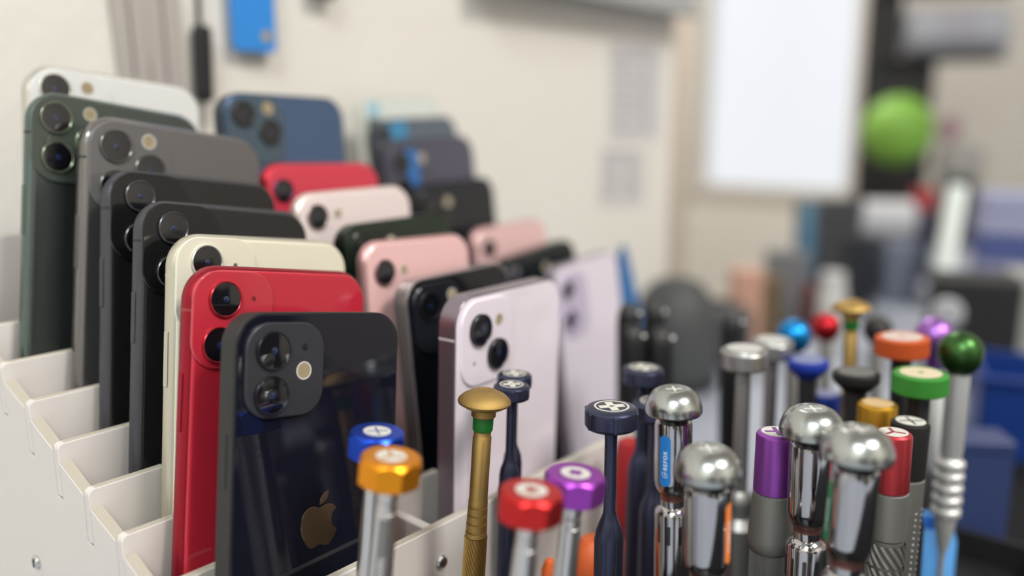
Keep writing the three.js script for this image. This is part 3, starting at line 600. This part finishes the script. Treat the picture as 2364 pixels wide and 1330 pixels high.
navyDriver('navy9', 6.6, 'navy screwdriver just behind the brass one');
navyDriver('navy10', 6.6, 'navy screwdriver furthest back behind the brass one, against the lilac phone');

// chrome drivers with mushroom caps
const neckSpeckle = noiseTex(128, [10, 40, 64], 21, ([a, b, c]) => (b * 0.6 + c * 0.4 > 0.5 ? [150, 62, 42] : [138, 132, 128]), true);  // red-brown speckles over grey for the neck band
const neckMat = std('#ffffff', 0.35, 0.8, { map: rep(neckSpeckle, 2) });
function chromeDriver(key, bg, ang, label) {
  const { o, L } = tool(key, 'screwdriver', label, 'screwdriver', 'chrome mushroom-cap screwdrivers');
  const cap = turnedPart('cap', L, [[0, 0.35], [4.3, 0.35], [4.6, 0.1], [5.4, 0.25], [7.2, 1.3], [8.7, 3.0], [9.7, 5.4], [10, 6.6], [10, 8.3], [9.6, 9], [5, 9.3], [0, 9.3]], satin, o, 64, 0.5);
  part('symbol', flat(spokes(4, 2.8, 0.8), L - 0.32, 0.06, FACE), std(lin(0.85, 0.85, 0.83), 0.5, 0.6), cap);
  turnedPart('collar', L, [[0, 9.2], [4.2, 9.2], [4.2, 10.6], [0, 10.6]], std(lin(0.08, 0.08, 0.08), 0.4, 0.8), o);
  part('ball_bearing_ring', knurl(18, 5.0, 5.0, 0.5, L - 9.4, L - 10.6), chrome, o);
  turnedPart('handle', L, [[0, 10.6], [4.6, 10.6], [5.7, 11], [6.4, 11.9], [6.65, 13.2], [6.65, 34], [6.3, 36.2], [5.5, 38], [4.6, 39.2], [0, 39.3]], chrome, o, 56, 0.45);
  turnedPart('neck', L, [[5.6, 37.9], [4.7, 39.2], [4.35, 40], [4.35, 41.2]], neckMat, o, 40, 0.6, 'reddish speckled neck');
  turnedPart('lower_handle', L, [[0, 41], [4.3, 41], [4.3, 43.6], [5.2, 44.2], [6.2, 45.6], [6.45, 46.4], [6.45, 108], [4, 116], [2, 120], [1.5, L - 1], [0, L]], chrome, o, 56, 0.45);
  for (let i = 0; i < 10; i++) part('slot', bentPill(6.48, 1.3, 7.4, i * Math.PI / 5, L - 53), std(lin(0.10, 0.10, 0.10), 0.35, 0.9), o);
  part('label_sticker', bentPill(6.72, 4.2, 19, ang, L - 25), std('#ffffff', 0.45, 0, { map: stickerTex(bg, 'REFOX') }), o, 'pill-shaped coloured sticker');
}
chromeDriver('chrome1', '#1f7fd0', FACE - 0.62, 'chrome mushroom-cap screwdriver with blue sticker');
chromeDriver('chrome2', '#f0843a', FACE + 0.98, 'chrome mushroom-cap screwdriver with orange sticker');
chromeDriver('chrome3', '#c01730', FACE + 1.0, 'chrome mushroom-cap screwdriver with red sticker beside the purple barrel');
chromeDriver('chrome4', '#0f7a50', FACE - 1.65, 'chrome mushroom-cap screwdriver with green sticker, nearest at the right');

// grey-handled drivers with coloured barrel caps
function barrelDriver(key, R, colour, shape, style, label, metalCap = true) {
  const { o, L } = tool(key, 'screwdriver', label, 'screwdriver', 'barrel-cap screwdrivers');
  const m = metalCap ? anod(...colour, 0.38) : phys(lin(...colour), 0.55, { specularIntensity: 0.4 }), k = R / 6.5;
  const cap = turnedPart('cap', L, [[0, 0], [R * 0.84, 0], [R * 0.97, 0.7], [R, 1.3], [R, 20.6], [R * 0.97, 20.9], [0, 20.9]], m, o, 56, 0.4);
  badge(shape, L, m, cap, R * 0.76, FACE, shape ? whiteInk : std(lin(...colour).lerp(lin(0.45, 0.43, 0.38), 0.45), 0.55));
  const a = [[0, 20.9], [R * 0.93, 20.9], [R * 0.93, 21.4], [R, 21.6]];
  if (style === 'straight') {
    turnedPart('handle', L, a.concat([[R * 1.03, 26], [R * 1.12, 37], [R * 1.12, 40], [R * 1.0, 41.5], [R * 0.97, 42], [R * 0.9, 42], [R * 0.9, L - 40], [1.5, L - 26], [1.3, L - 1], [0, L]]), grip, o, 56, 0.5);
    part('knurled_grip', knurl(64, R * 1.0, R * 1.0, 0.28, L - 42.2, L - 95), grip, o);
  } else if (style === 'spiral') {
    turnedPart('handle', L, a.concat([[R * 1.02, 38], [R * 0.93, 38.6], [R * 0.93, L - 40], [1.5, L - 26], [1.3, L - 1], [0, L]]), grip, o, 56, 0.5);
    for (let i = 0; i < 4; i++) part('spiral_grip', knurl(14, R * 1.03, R * 1.03, 0.5, L - 40 - i * 9, L - 48 - i * 9, 0.11), grip, o);
  } else {
    turnedPart('handle', L, a.concat([[R * 1.0, L - 45], [1.6, L - 30], [1.3, L - 1], [0, L]]), grip, o, 56, 0.5);
    if (style === 'dotted') { const gs = []; for (let i = 0; i < 12; i++) for (let j = 0; j < 22; j++) { const q = new THREE.OctahedronGeometry(0.28); q.translate(0, L - 32 - j * 2.4 - (i % 2) * 1.2, R * 1.0).rotateY(i * Math.PI / 6); gs.push(q); }
      const dots = part('grip_dots', mergeGeometries(gs), silverMat, o); dots.userData.kind = 'stuff'; }
  }
}
barrelDriver('barrel_purple', 6.6, [0.36, 0.10, 0.50], spokes(4, 3.9, 1.4), 'straight', 'grey screwdriver with purple barrel cap marked with a plus');
barrelDriver('barrel_red', 6.3, [0.56, 0.06, 0.07], spokes(3, 3.9, 1.1), 'spiral', 'grey screwdriver with red barrel cap and spiral-cut grip');
barrelDriver('barrel_black', 6.75, [0.014, 0.013, 0.013], spokes(4, 4.1, 0.8), 'dotted', 'grey screwdriver with black barrel cap and dotted grip', false);
barrelDriver('barrel_yellow', 7.4, [0.60, 0.33, 0.035], null, 'plain', 'grey screwdriver with amber yellow barrel cap');
barrelDriver('barrel_blue', 7.5, [0.03, 0.06, 0.36], null, 'plain', 'grey screwdriver with blue barrel cap below the blue disc');

// flat silver caps
for (const [key, label] of [['silver20', 'silver flat-capped screwdriver nearer the chrome ones'], ['silver21', 'silver flat-capped screwdriver half hidden behind its twin']]) {
  const { o, L } = tool(key, 'screwdriver', label, 'screwdriver', 'silver flat-cap screwdrivers');
  const cap = turnedPart('cap', L, [[0, 0], [7.6, 0], [8, 0.25], [8.4, 1.1], [9.2, 1.2], [9.5, 1.6], [9.5, 7.6], [8.8, 8.6], [4, 9.2], [0, 9.2]], silverMat, o, 56, 0.4);
  part('cap_disc', flat(circle(6.8), L - 0.02, 0.1), std(lin(0.62, 0.62, 0.6), 0.5, 0.6), cap);
  turnedPart('shaft', L, [[0, 9], [3.4, 9], [3.1, 10], [3.1, 13], [2.9, 13.2], [2.9, 13.7], [3.2, 14], [3.2, 62], [4.4, 64], [5.2, 66], [5.2, 68], [4.6, 69], [4.6, 74], [7.2, 78], [7.2, L - 24], [1.6, L - 18], [1.4, L - 1], [0, L]], silverMat, o, 40, 0.5);
}
// ball tops
function ballDriver(key, R, colour, label, body) {
  const { o, L } = tool(key, 'screwdriver', label, 'screwdriver', 'ball-top screwdrivers');
  const pts = []; for (let i = 0; i <= 22; i++) { const a = i / 22 * Math.PI * 0.86, s = a > Math.PI / 2 ? 1.12 : 1; pts.push([R * Math.sin(a), R - R * Math.cos(a) * s]); }
  pts.push([0, pts[22][1]]);
  turnedPart('ball', L, pts, colour, o, 48, 0.5, 'coloured ball top');
  const t0 = pts[22][1] - 0.2;
  body(o, L, t0);
}
const plainBody = (m, r = 3.6) => (o, L, t) => turnedPart('shaft', L, [[0, t], [r * 0.8, t], [r, t + 2], [r, t + 60], [r * 1.25, t + 64], [r * 1.25, L - 22], [1.4, L - 16], [1.2, L - 1], [0, L]], m, o, 40, 0.5);
const whitePlastic = phys(lin(0.70, 0.70, 0.68), 0.35);
ballDriver('ball_cyan', 8.5, anod(0.015, 0.25, 0.62), 'silver screwdriver with bright blue ball top', plainBody(silverMat));
ballDriver('ball_red', 7.8, anod(0.46, 0.02, 0.03), 'silver screwdriver with small red ball top', plainBody(silverMat));
ballDriver('ball_black', 7.6, std(lin(0.02, 0.019, 0.018), 0.35, 0.3), 'silver screwdriver with black ball top', plainBody(silverMat));
ballDriver('ball_purple', 9.3, anod(0.36, 0.15, 0.52), 'white-bodied screwdriver with purple ball top', (o, L, t) => {
  turnedPart('collar', L, [[0, t], [4.6, t], [4.6, t + 8], [0, t + 8]], anod(0.22, 0.08, 0.34), o);
  turnedPart('body', L, [[0, t + 8], [4.4, t + 8], [4.9, t + 12], [4.6, t + 36], [5.4, t + 44], [5.4, t + 54], [4.4, t + 60], [0, t + 60]], whitePlastic, o);
  turnedPart('shaft', L, [[0, t + 60], [4.2, t + 60], [4.2, L - 30], [1.4, L - 20], [1.2, L - 1], [0, L]], brushed, o);
});
const paleSteel = std(lin(0.66, 0.655, 0.64), 0.45, 0.6);
ballDriver('ball_green', 9, anod(0.05, 0.13, 0.035, 0.34), 'silver probe with dark green ball top and ringed grip', (o, L, t) => {
  turnedPart('shaft', L, [[0, t], [4.6, t], [4.6, t + 34], [4.2, t + 36], [4.2, t + 38], [0, t + 38]], paleSteel, o, 40, 0.5);
  const p = [[0, t + 37], [4, t + 37]];
  for (let i = 0; i < 5; i++) { const y = t + 38 + i * 5.4; p.push([4.6, y], [6, y + 1.2], [6, y + 3.4], [4.6, y + 4.4]); }
  p.push([4.6, t + 65], [0, t + 65]);
  turnedPart('ringed_grip', L, p, paleSteel, o, 40, 0.4);
  turnedPart('cone', L, [[0, t + 65], [4.4, t + 65], [4.2, t + 68], [2.0, t + 80], [1.3, t + 82], [1.1, L - 1], [0, L]], paleSteel, o, 40, 0.5);
});
// knurled disc tops on black shafts
function discDriver(key, R, colour, top, conical, label) {
  const { o, L } = tool(key, 'screwdriver', label, 'screwdriver', 'disc-top screwdrivers');
  const m = phys(lin(...colour), 0.5, { specularIntensity: 0.5 });
  if (conical) {
    const cap = turnedPart('cap', L, [[0, 0], [R * 0.9, 0], [R, 0.8], [R, 3.4], [R * 0.92, 4.6], [R * 0.55, 8], [0, 8]], m, o, 56, 0.4);
    badge(null, L, m, cap, R * 0.78, 0, top);
  } else {
    const cap = part('cap', knurl(52, R, R, 0.3, L - 1, L - 7.4), m, o);
    turnedPart('rim', L, [[0, 0], [R * 0.9, 0], [R * 0.98, 0.5], [R - 0.1, 1.1]], m, cap, 56, 0.5);
    turnedPart('rim', L, [[R - 0.1, 7.3], [R * 0.9, 8], [0, 8]], m, cap, 56, 0.5);
    const d = badge(null, L, m, cap, R * 0.74, 0, top);
    part('symbol', flat(circle(1.1), L + 0.1, 0.08), m, d);
  }
  turnedPart('shaft', L, [[0, 7.8], [4.0, 7.8], [4.1, 9], [4.1, 60], [5, 64], [5, L - 22], [1.5, L - 16], [1.3, L - 1], [0, L]], plasticBlack, o, 40, 0.5);
}
discDriver('disc_orange', 10.8, [0.50, 0.085, 0.02], std(lin(0.55, 0.45, 0.4), 0.5), false, 'black screwdriver with knurled orange-red disc top');
discDriver('disc_green', 10.3, [0.045, 0.24, 0.035], std(lin(0.60, 0.52, 0.36), 0.5), false, 'black screwdriver with knurled bright green disc top');
discDriver('disc_blue', 9, [0.012, 0.035, 0.30], std(lin(0.16, 0.19, 0.34), 0.5), true, 'black screwdriver with royal blue cone-backed top');
discDriver('disc_black', 9.3, [0.012, 0.012, 0.012], std(lin(0.13, 0.125, 0.12), 0.6), true, 'black screwdriver with black cone-backed top and grey disc');
// black rods with slanted tips
function rod(key, R, label) {
  const { o, L } = tool(key, 'scraper_tool', label, 'tool', 'black rod-like tools');
  turnedPart('handle', L, [[0, 0], [R * 0.4, 0.3], [R * 0.62, 1.2], [R * 0.82, 3.4], [R * 0.95, 7], [R, 12], [R, L - 1], [R * 0.95, L], [0, L]], plasticBlack, o, 40, 0.7);
  part('tip_glint', new THREE.SphereGeometry(R * 0.26, 16, 10).translate(R * 0.3, L - 5.4, R * 0.78), steel, o, 'small bright bead standing in for a highlight');  // bright bead modelled in place of a specular highlight
}
rod('rod1', 6.2, 'black rod handle at the back left of its cluster'); rod('rod2', 6.2, 'black rod handle at the back right of its cluster');
rod('rod3', 6.4, 'black rod handle at the front left of its cluster'); rod('rod4', 7, 'thickest black rod handle at the front right of its cluster');
rod('rod5', 6.4, 'black rod handle standing alone behind the silver flat caps');
// ---------------------------------------------------------------- things among and behind the tools
{
  const orangeRubber = phys(lin(0.62, 0.11, 0.02), 0.5), redRubber = phys(lin(0.36, 0.015, 0.02), 0.45);
  const a = thing('orange_handle', 'stubby orange rubber tool grip between the navy screwdrivers', 'tool', [255, 8, -172]);
  part('grip', lathe([[0, 0], [8.5, 0], [9, 1.5], [8.6, 40], [9.4, 60], [9.2, 72], [7.5, 79], [4, 82.5], [0, 83]], 32), orangeRubber, a);
  part('band', lathe([[8.7, 46], [9.35, 47], [9.45, 51], [8.8, 52]], 32), std(lin(0.30, 0.05, 0.01), 0.5), a);
  const b = thing('orange_handle', 'slim orange tool grip by the rack front panel', 'tool', [241, 8, -181.5]);
  part('grip', lathe([[0, 0], [3.6, 0], [3.8, 1], [3.5, 60], [3.2, 72], [1.8, 76], [0, 77]], 24), orangeRubber, b);
  part('band', lathe([[3.4, 40], [3.85, 41], [3.85, 46], [3.4, 47]], 24), seamDark, b);
  const c = thing('red_handled_tool', 'red rubber grip with orange lower sleeve behind the navy screwdriver', 'tool', [308, 8, -190]);
  part('red_grip', lathe([[0, 58], [5.2, 58], [5.8, 62], [6.4, 80], [6.2, 95], [4.6, 101], [0, 103]], 32), redRubber, c);
  part('orange_sleeve', lathe([[0, 0], [5, 0], [5.4, 1], [5.4, 56], [5.1, 58], [0, 58]], 32), orangeRubber, c);
  const d = thing('blue_cup', 'light blue rounded plastic cup beside the ringed probe', 'cup', [411, 8, -93]);
  part('cup', lathe([[0, 0], [9, 0], [11.8, 3], [13, 20], [12.6, 48], [10, 56], [8.8, 55], [10, 46], [10.4, 20], [9, 6], [0, 5]], 40), phys(lin(0.12, 0.38, 0.82), 0.4), d);
  part('spout', lathe([[0, 46], [2.4, 46], [2.2, 66], [1.4, 80], [0, 81]], 20).translate(-6, 0, -8), phys(lin(0.12, 0.38, 0.82), 0.4), d);
  const e = thing('slate_blue_box', 'slim slate blue plastic box standing right of the tools', 'box', [526, 2, -97]);
  part('box', rbox(-15, 15, 0, 66, -12, 12, 2), phys(lin(0.032, 0.05, 0.14), 0.4), e); part('lid', rbox(-15.6, 15.6, 62, 70, -12.6, 12.6, 2), phys(lin(0.03, 0.045, 0.13), 0.4), e); e.rotation.y = -1.0;
  const f = thing('blue_crate', 'royal blue plastic parts crate at the right edge', 'crate', [735, 0, -92]);
  const royal = phys(lin(0.002, 0.03, 0.19), 0.45);
  part('floor', rbox(-50, 50, 0, 3, -36, 36, 1), royal, f);
  for (const g of [rbox(-50, -47, 0, 66, -36, 36, 1), rbox(47, 50, 0, 66, -36, 36, 1), rbox(-50, 50, 0, 66, -36, -33, 1), rbox(-50, 50, 0, 60, 33, 36, 1)]) part('wall', g, royal, f);
  part('rim', rbox(-53, 53, 58, 64, 34, 39, 2), royal, f); f.rotation.y = -1.25;

  const g1 = thing('glue_bottle', 'blue pointed bottle right of the lilac phones', 'bottle', [514, 0, -326]);
  part('body', lathe([[0, 0], [15, 0], [16, 2], [16, 96], [13, 101], [0, 101]], 32), phys(lin(0.02, 0.125, 0.33), 0.4), g1);
  part('nozzle', lathe([[0, 101], [13, 101], [15.5, 104], [4, 151], [2, 158], [0, 159]], 32), phys(lin(0.02, 0.125, 0.33), 0.4), g1);
  const g2 = thing('device_housing', 'dark grey rounded device housing on the bench near the wall corner', 'device', [704, 0, -388]);
  part('housing', lathe([[0, 0], [36, 0], [38, 4], [37, 60], [33, 84], [22, 98], [8, 103], [0, 103.5]], 40), phys(lin(0.060, 0.062, 0.063), 0.55), g2);
  part('base_ring', lathe([[36, 4], [40, 4], [40, 12], [36, 12]], 40), rubberBlack, g2);
  const g3 = thing('device_housing', 'low dark grey case right of the rounded housing', 'device', [792, 0, -392]);
  part('case', rbox(-34, 34, 0, 62, -24, 24, 10, 5), phys(lin(0.055, 0.056, 0.058), 0.55), g3); part('handle', rbox(-16, 16, 60, 68, -4, 4, 3), rubberBlack, g3); g3.rotation.y = -0.95;
  const flap = (o, w, h, dep, m, m2, ry) => { part('body', rbox(-w / 2, w / 2, 0, h * 0.86, -dep / 2, dep / 2, 1.5), m, o); part('lid', rbox(-w / 2 - 0.6, w / 2 + 0.6, h * 0.84, h, -dep / 2 - 0.6, dep / 2 + 0.6, 1.5), m2, o); o.rotation.y = ry; };
  flap(thing('carton', 'narrow salmon pink carton standing behind the silver caps', 'box', [838, 0, -382]), 30, 94, 24, std(lin(0.50, 0.28, 0.20), 0.7), std(lin(0.52, 0.30, 0.22), 0.7), -0.9);
  flap(thing('carton', 'narrow brown cardboard carton beside the salmon one', 'box', [880, 0, -373]), 21, 81, 22, std(lin(0.12, 0.085, 0.045), 0.8), std(lin(0.13, 0.09, 0.05), 0.8), -0.95);
  flap(thing('carton', 'mid grey carton between the brown carton and the white bottle', 'box', [1010, 0, -410]), 44, 90, 34, std(lin(0.14, 0.14, 0.145), 0.7), std(lin(0.15, 0.15, 0.155), 0.7), -0.95);
  const jar = (name, label, pos, R, h, m, m2) => { const o = thing(name, label, 'jar', pos); part('jar_body', lathe([[0, 0], [R * 0.94, 0], [R, 2], [R, h * 0.74], [R * 0.8, h * 0.8], [0, h * 0.8]], 32), m, o); part('cap', lathe([[0, h * 0.78], [R * 0.84, h * 0.78], [R * 0.86, h * 0.8], [R * 0.84, h - 1], [R * 0.75, h], [0, h]], 32), m2, o); return o; };
  jar('jar', 'small dark red jar behind the bright blue ball top', [975, 0, -366], 11, 62, phys(lin(0.10, 0.02, 0.02), 0.4), phys(lin(0.12, 0.03, 0.03), 0.4));
  jar('jar', 'white capped bottle behind the red ball top', [952, 0, -333], 15, 80, phys(lin(0.55, 0.55, 0.53), 0.4), phys(lin(0.58, 0.58, 0.56), 0.4));
  jar('marker_bottle', 'tall teal blue bottle under the window', [1085, 0, -418], 12, 141, phys(lin(0.06, 0.16, 0.25), 0.4), phys(lin(0.10, 0.22, 0.32), 0.4));
  flap(thing('carton', 'wide dark grey case in the background beneath the window corner', 'box', [1215, 0, -437]), 92, 136, 24, std(lin(0.045, 0.045, 0.05), 0.7), std(lin(0.05, 0.05, 0.055), 0.7), -0.6);
  flap(thing('carton', 'tall black carton below the window corner', 'box', [1138, 0, -368]), 34, 99, 30, std(lin(0.008, 0.010, 0.016), 0.6), std(lin(0.010, 0.012, 0.018), 0.6), -1.0);
  flap(thing('carton', 'slate grey carton in the background row', 'box', [1232, 0, -346]), 36, 84, 30, std(lin(0.14, 0.16, 0.21), 0.6), std(lin(0.16, 0.18, 0.23), 0.6), -1.0);
  const st = thing('storage_drawer', 'dark drawer unit under the pale paper roll in the background', 'drawers', [1312, 0, -392]);
  part('case', rbox(-45, 45, 0, 70, -40, 40, 2), std(lin(0.05, 0.055, 0.07), 0.6), st); for (const y of [8, 38]) { const dr = part('drawer', rbox(-40, 40, y, y + 26, 38, 43, 2), std(lin(0.06, 0.065, 0.08), 0.6), st); part('knob', new THREE.SphereGeometry(4, 12, 8).translate(0, y + 13, 45), steel, dr); } st.rotation.y = -1.05;
  const pr = thing('paper_roll', 'pale paper roll lying on the dark drawer unit', 'roll', [1312, 100, -392]);
  part('paper', lathe([[9, -36], [30, -36], [30, 36], [9, 36]], 32).rotateZ(Math.PI / 2), std(lin(0.52, 0.52, 0.54), 0.8), pr); part('core', lathe([[8, -36.5], [9.4, -36.5], [9.4, 36.5], [8, 36.5]], 24).rotateZ(Math.PI / 2), std(lin(0.3, 0.22, 0.14), 0.8), pr); pr.rotation.y = -1.05;
  jar('bottle', 'dark bottle with red cap in the background', [1450, 0, -378], 19, 138, phys(lin(0.02, 0.025, 0.05), 0.4), phys(lin(0.38, 0.015, 0.02), 0.4));
  const tb = thing('plastic_tube', 'bright white tube leaning with bluish lower end', 'tube', [1062, 0, -254]);
  part('tube', lathe([[0, 62], [10.5, 62], [10.5, 168], [9, 173], [0, 174]], 32), phys(lin(0.82, 0.88, 0.84), 0.25), tb); part('lower_cap', lathe([[0, 0], [10.5, 0], [11, 2], [11, 62], [0, 62]], 32), phys(lin(0.30, 0.38, 0.62), 0.35), tb); tb.rotation.set(0.03, 0, -0.17);
  const cl = (y0, y1, w, dz, c) => ({ y0, y1, w, dz, c });
  [['folded_cloth', 'navy folded cloth at the bottom of the cloth stack', 0, 44, lin(0.035, 0.055, 0.18)], ['folded_cloth', 'grey violet folded cloth inside the cloth stack', 44, 78, lin(0.22, 0.23, 0.33)], ['folded_cloth', 'blue folded cloth near the top of the cloth stack', 78, 108, lin(0.075, 0.10, 0.26)], ['folded_cloth', 'lavender folded cloth on top of the cloth stack', 108, 158, lin(0.30, 0.31, 0.45)]].forEach(([n, l, y0, y1, c], i) => {
    const o = thing(n, l, 'cloth', [1205, y0, -205], 'stack of folded cloths'); const m = std(c, 0.95);
    part('fold', rbox(-48 + i, 48 - i, 0, (y1 - y0) * 0.5, -34, 34, 6), m, o); part('fold', rbox(-47 + i, 46 - i, (y1 - y0) * 0.5, y1 - y0, -33, 33, 6), m, o); o.rotation.y = -1.35 + i * 0.03; });
  const bc = thing('tissue_carton', 'black carton behind the green ball top', 'box', [884, 0, -180]);
  part('body', rbox(-36, 36, 0, 100, -30, 30, 2), std(lin(0.010, 0.010, 0.011), 0.55), bc); part('lid', rbox(-36.6, 36.6, 88, 103, -30.6, 30.6, 2), std(lin(0.012, 0.012, 0.013), 0.55), bc); bc.rotation.y = -1.25;
  const kn = thing('white_dial', 'pale round dial in front of the black carton', 'dial', [812, 0, -184]);
  part('stand', lathe([[0, 0], [12, 0], [12, 3], [4, 5], [4, 70], [0, 70]], 24), steel, kn); part('dial', lathe([[0, 0], [12, 0], [13, 1], [13, 6], [11, 9], [0, 10]], 32).rotateX(Math.PI / 2).rotateY(-1.35).translate(0, 80, 0), phys(lin(0.42, 0.42, 0.44), 0.5), kn);
  flap(thing('carton', 'light grey carton at the far right edge', 'box', [975, 0, -140]), 58, 99, 40, std(lin(0.34, 0.33, 0.31), 0.7), std(lin(0.36, 0.35, 0.33), 0.7), -1.3);

  // black shelf stand right of the window
  const blk = std(lin(0.012, 0.012, 0.013), 0.6);
  const sh = thing('shelf_stand', 'black shelf stand beside the window', 'shelf', [2030, 0, -640]);
  part('post', rbox(-36, 36, -750, 640, -14, 14, 3).rotateY(-1.1), blk, sh);
  part('board', rbox(-20, 210, 366, 372, -60, 60, 2).rotateY(-1.1).translate(12, 0, 24), blk, sh); part('board', rbox(-40, 220, 505, 540, -40, 40, 2).rotateY(-1.1).translate(12, 0, 24), blk, sh);
  part('back_panel', rbox(-40, 55, 60, 372, -5, 5, 2).rotateY(-1.1).translate(16, 0, 52), blk, sh);
  const cp = thing('paper_roll', 'pale lavender roll lying on the black shelf', 'roll', [2092, 424, -512]);
  part('paper', lathe([[0, -100], [42, -100], [50, -90], [50, 90], [42, 100], [0, 100]], 40).rotateZ(Math.PI / 2).rotateY(-1.1), std(lin(0.40, 0.41, 0.46), 0.8), cp); part('wrapper', lathe([[50.2, -40], [50.6, -40], [50.6, 40], [50.2, 40]], 40).rotateZ(Math.PI / 2).rotateY(-1.1), std(lin(0.36, 0.36, 0.41), 0.7), cp);
  const rollOn = (name, label, pos, R, th, m, m2) => { const o = thing(name, label, 'tape roll', pos); part('tape', lathe([[R * 0.45, -th / 2], [R * 0.97, -th / 2], [R, -th / 2 + 2], [R, th / 2 - 2], [R * 0.97, th / 2], [R * 0.45, th / 2]], 48).rotateX(Math.PI / 2), m, o); part('hub', lathe([[0, -th / 2 + 3], [R * 0.45, -th / 2 + 3], [R * 0.45, th / 2 - 3], [0, th / 2 - 3]], 32).rotateX(Math.PI / 2), m2, o); part('hook', rbox(-3, 3, -3, 3, -th / 2 - 40, -th / 2 + 4, 1), steel, o); o.rotation.y = -1.15; return o; };
  const gb = thing('green_globe', 'large lime green globe hanging below the black shelf', 'globe', [1812, 222, -530]);
  part('globe', new THREE.SphereGeometry(66, 40, 28), phys(lin(0.20, 0.42, 0.05), 0.5), gb); part('band', lathe([[65.6, -3], [66.6, -2], [66.6, 2], [65.6, 3]], 48), phys(lin(0.12, 0.28, 0.03), 0.5), gb); part('cord', rbox(-1.5, 1.5, 64, 145, -1.5, 1.5, 0.6), seamDark, gb);
  rollOn('tape_roll', 'small dusky pink roll right of the green one', [1868, 226, -452], 22, 24, phys(lin(0.34, 0.20, 0.24), 0.6), phys(lin(0.30, 0.2, 0.22), 0.6));
  const wl = thing('foam_block', 'pale grey rounded foam block under the pink roll', 'foam', [1888, 0, -432]);
  part('pedestal', rbox(-30, 30, 0, 128, -25, 25, 3), std(lin(0.02, 0.022, 0.035), 0.7), wl); part('foam', rbox(-42, 42, 128, 200, -30, 30, 20, 6), std(lin(0.34, 0.33, 0.31), 0.9), wl); wl.rotation.y = -1.15;
}
// ---------------------------------------------------------------- on the cream wall
{
  const W = -460;
  const tz = (x, lab, lean, w, y0) => {
    const o = thing('tweezers', lab, 'tweezers', [x, y0, W + 0.2], 'tweezers hanging on the wall');
    for (const s of [-1, 1]) {
      const sh = new THREE.Shape(); sh.moveTo(s * 1.2, 0); sh.lineTo(s * (w * 0.5), 8); sh.lineTo(s * (w * 0.62), 75); sh.lineTo(s * 1.4, 120); sh.lineTo(s * 0.4, 120); sh.lineTo(s * 0.4, 0); sh.closePath();
      part('blade', slab(sh, 1.5 + (s + 1) * 0.4, 3.2 + (s + 1) * 0.4, 0.3, 1), std(lin(0.50, 0.46, 0.43), 0.5, 0.35), o);
    }
    part('hook', rbox(-2, 2, 112, 116, 0, 6, 0.8), steel, o); o.rotation.z = lean;
  };
  tz(241, 'left pair of grey metal tweezers hanging above the silver phone', 0.03, 15, 236);
  tz(259, 'right pair of grey metal tweezers hanging above the silver phone', 0.02, 17, 236);
  const k = thing('craft_knife', 'black slim knife hanging beside the tweezers', 'knife', [278, 250, W + 0.2]);
  part('handle', rbox(-5.4, 5.4, 4, 46, 1, 9, 3.5, 4), plasticBlack, k); part('cord', rbox(-1.2, 1.2, 42, 90, 2, 4, 0.8), seamDark, k); part('blade', rbox(-1.6, 1.6, -10, 5, 3.6, 4.4, 0.2, 1), steel, k); k.rotation.z = -0.03;
  const c = thing('wall_card', 'bright blue rounded card with gold spot hung on the wall', 'card', [311, 283, W + 0.2]);
  part('card', slab(rrect(28.5, 96, 3.4, 0, 48), 6, 9.5, 0.5, 3), phys(lin(0.03, 0.26, 0.72), 0.4), c);
  part('gold_spot', disc(3.1, 9.4, 9.8, 0.1, 7.6, 9), std(lin(0.55, 0.40, 0.10), 0.4, 0.3), c); part('peg', rbox(-2, 2, 84, 88, 0, 7, 0.8), steel, c);
  const rail = thing('wall_rail', 'grey tool rail running along the wall at the top edge', 'rail', [660, 345, W]);
  part('rail', rbox(-165, 148, 0, 60, 0.2, 26, 3), std(lin(0.40, 0.40, 0.395), 0.6), rail); part('lip', rbox(-165, 148, -3, 4, 20, 30, 1.5), std(lin(0.40, 0.40, 0.395), 0.6), rail);
  const pg = thing('wall_hook', 'grey hanging hook tip at the top of the wall', 'hook', [362, 317, W]);
  part('hook', rbox(-9, 9, 0, 50, 6, 12, 3), std(lin(0.20, 0.205, 0.22), 0.6), pg); part('peg', rbox(-2, 2, 36, 40, 0, 7, 0.8), steel, pg);
  const sheet = (rows, cols, w, h, tone) => {
    const cv = document.createElement('canvas'); cv.width = 256; cv.height = Math.round(256 * h / w); const x = cv.getContext('2d');
    x.fillStyle = tone; x.fillRect(0, 0, 256, cv.height); x.fillStyle = '#a6a3a9';
    for (let r = 0; r < rows; r++) for (let q = 0; q < cols; q++) x.fillRect(14 + q * (232 / cols), 16 + r * ((cv.height - 26) / rows), 232 / cols * (0.55 + 0.3 * rnd()), (cv.height - 26) / rows * 0.42);
    const t = new THREE.CanvasTexture(cv); t.colorSpace = THREE.SRGBColorSpace; return t;
  };
  const paper = (lab, x, y, w, h, rot, tex) => {
    const o = thing('paper_sheet', lab, 'paper', [x, y, W + 0.4], 'printed sheets on the wall');
    const g = new THREE.BoxGeometry(w, h, 0.5); part('sheet', g.translate(0, 0, 0.4), std('#ffffff', 0.85, 0, { map: tex }), o); part('pin', lathe([[0, 0], [2.4, 0], [2.4, 1], [0, 2.4]], 16).rotateX(Math.PI / 2).translate(0, h / 2 - 5, 0.6), steel, o); o.rotation.z = rot;
  };
  paper('upper printed paper sheet on the wall near its right end', 740, 270, 88, 92, 0.02, sheet(9, 3, 88, 92, '#d2cecd'));
  paper('lower printed paper sheet on the wall near its right end', 722, 190, 80, 54, -0.05, sheet(5, 2, 80, 54, '#d4d0cd'));
}
renderer.render(scene, camera);
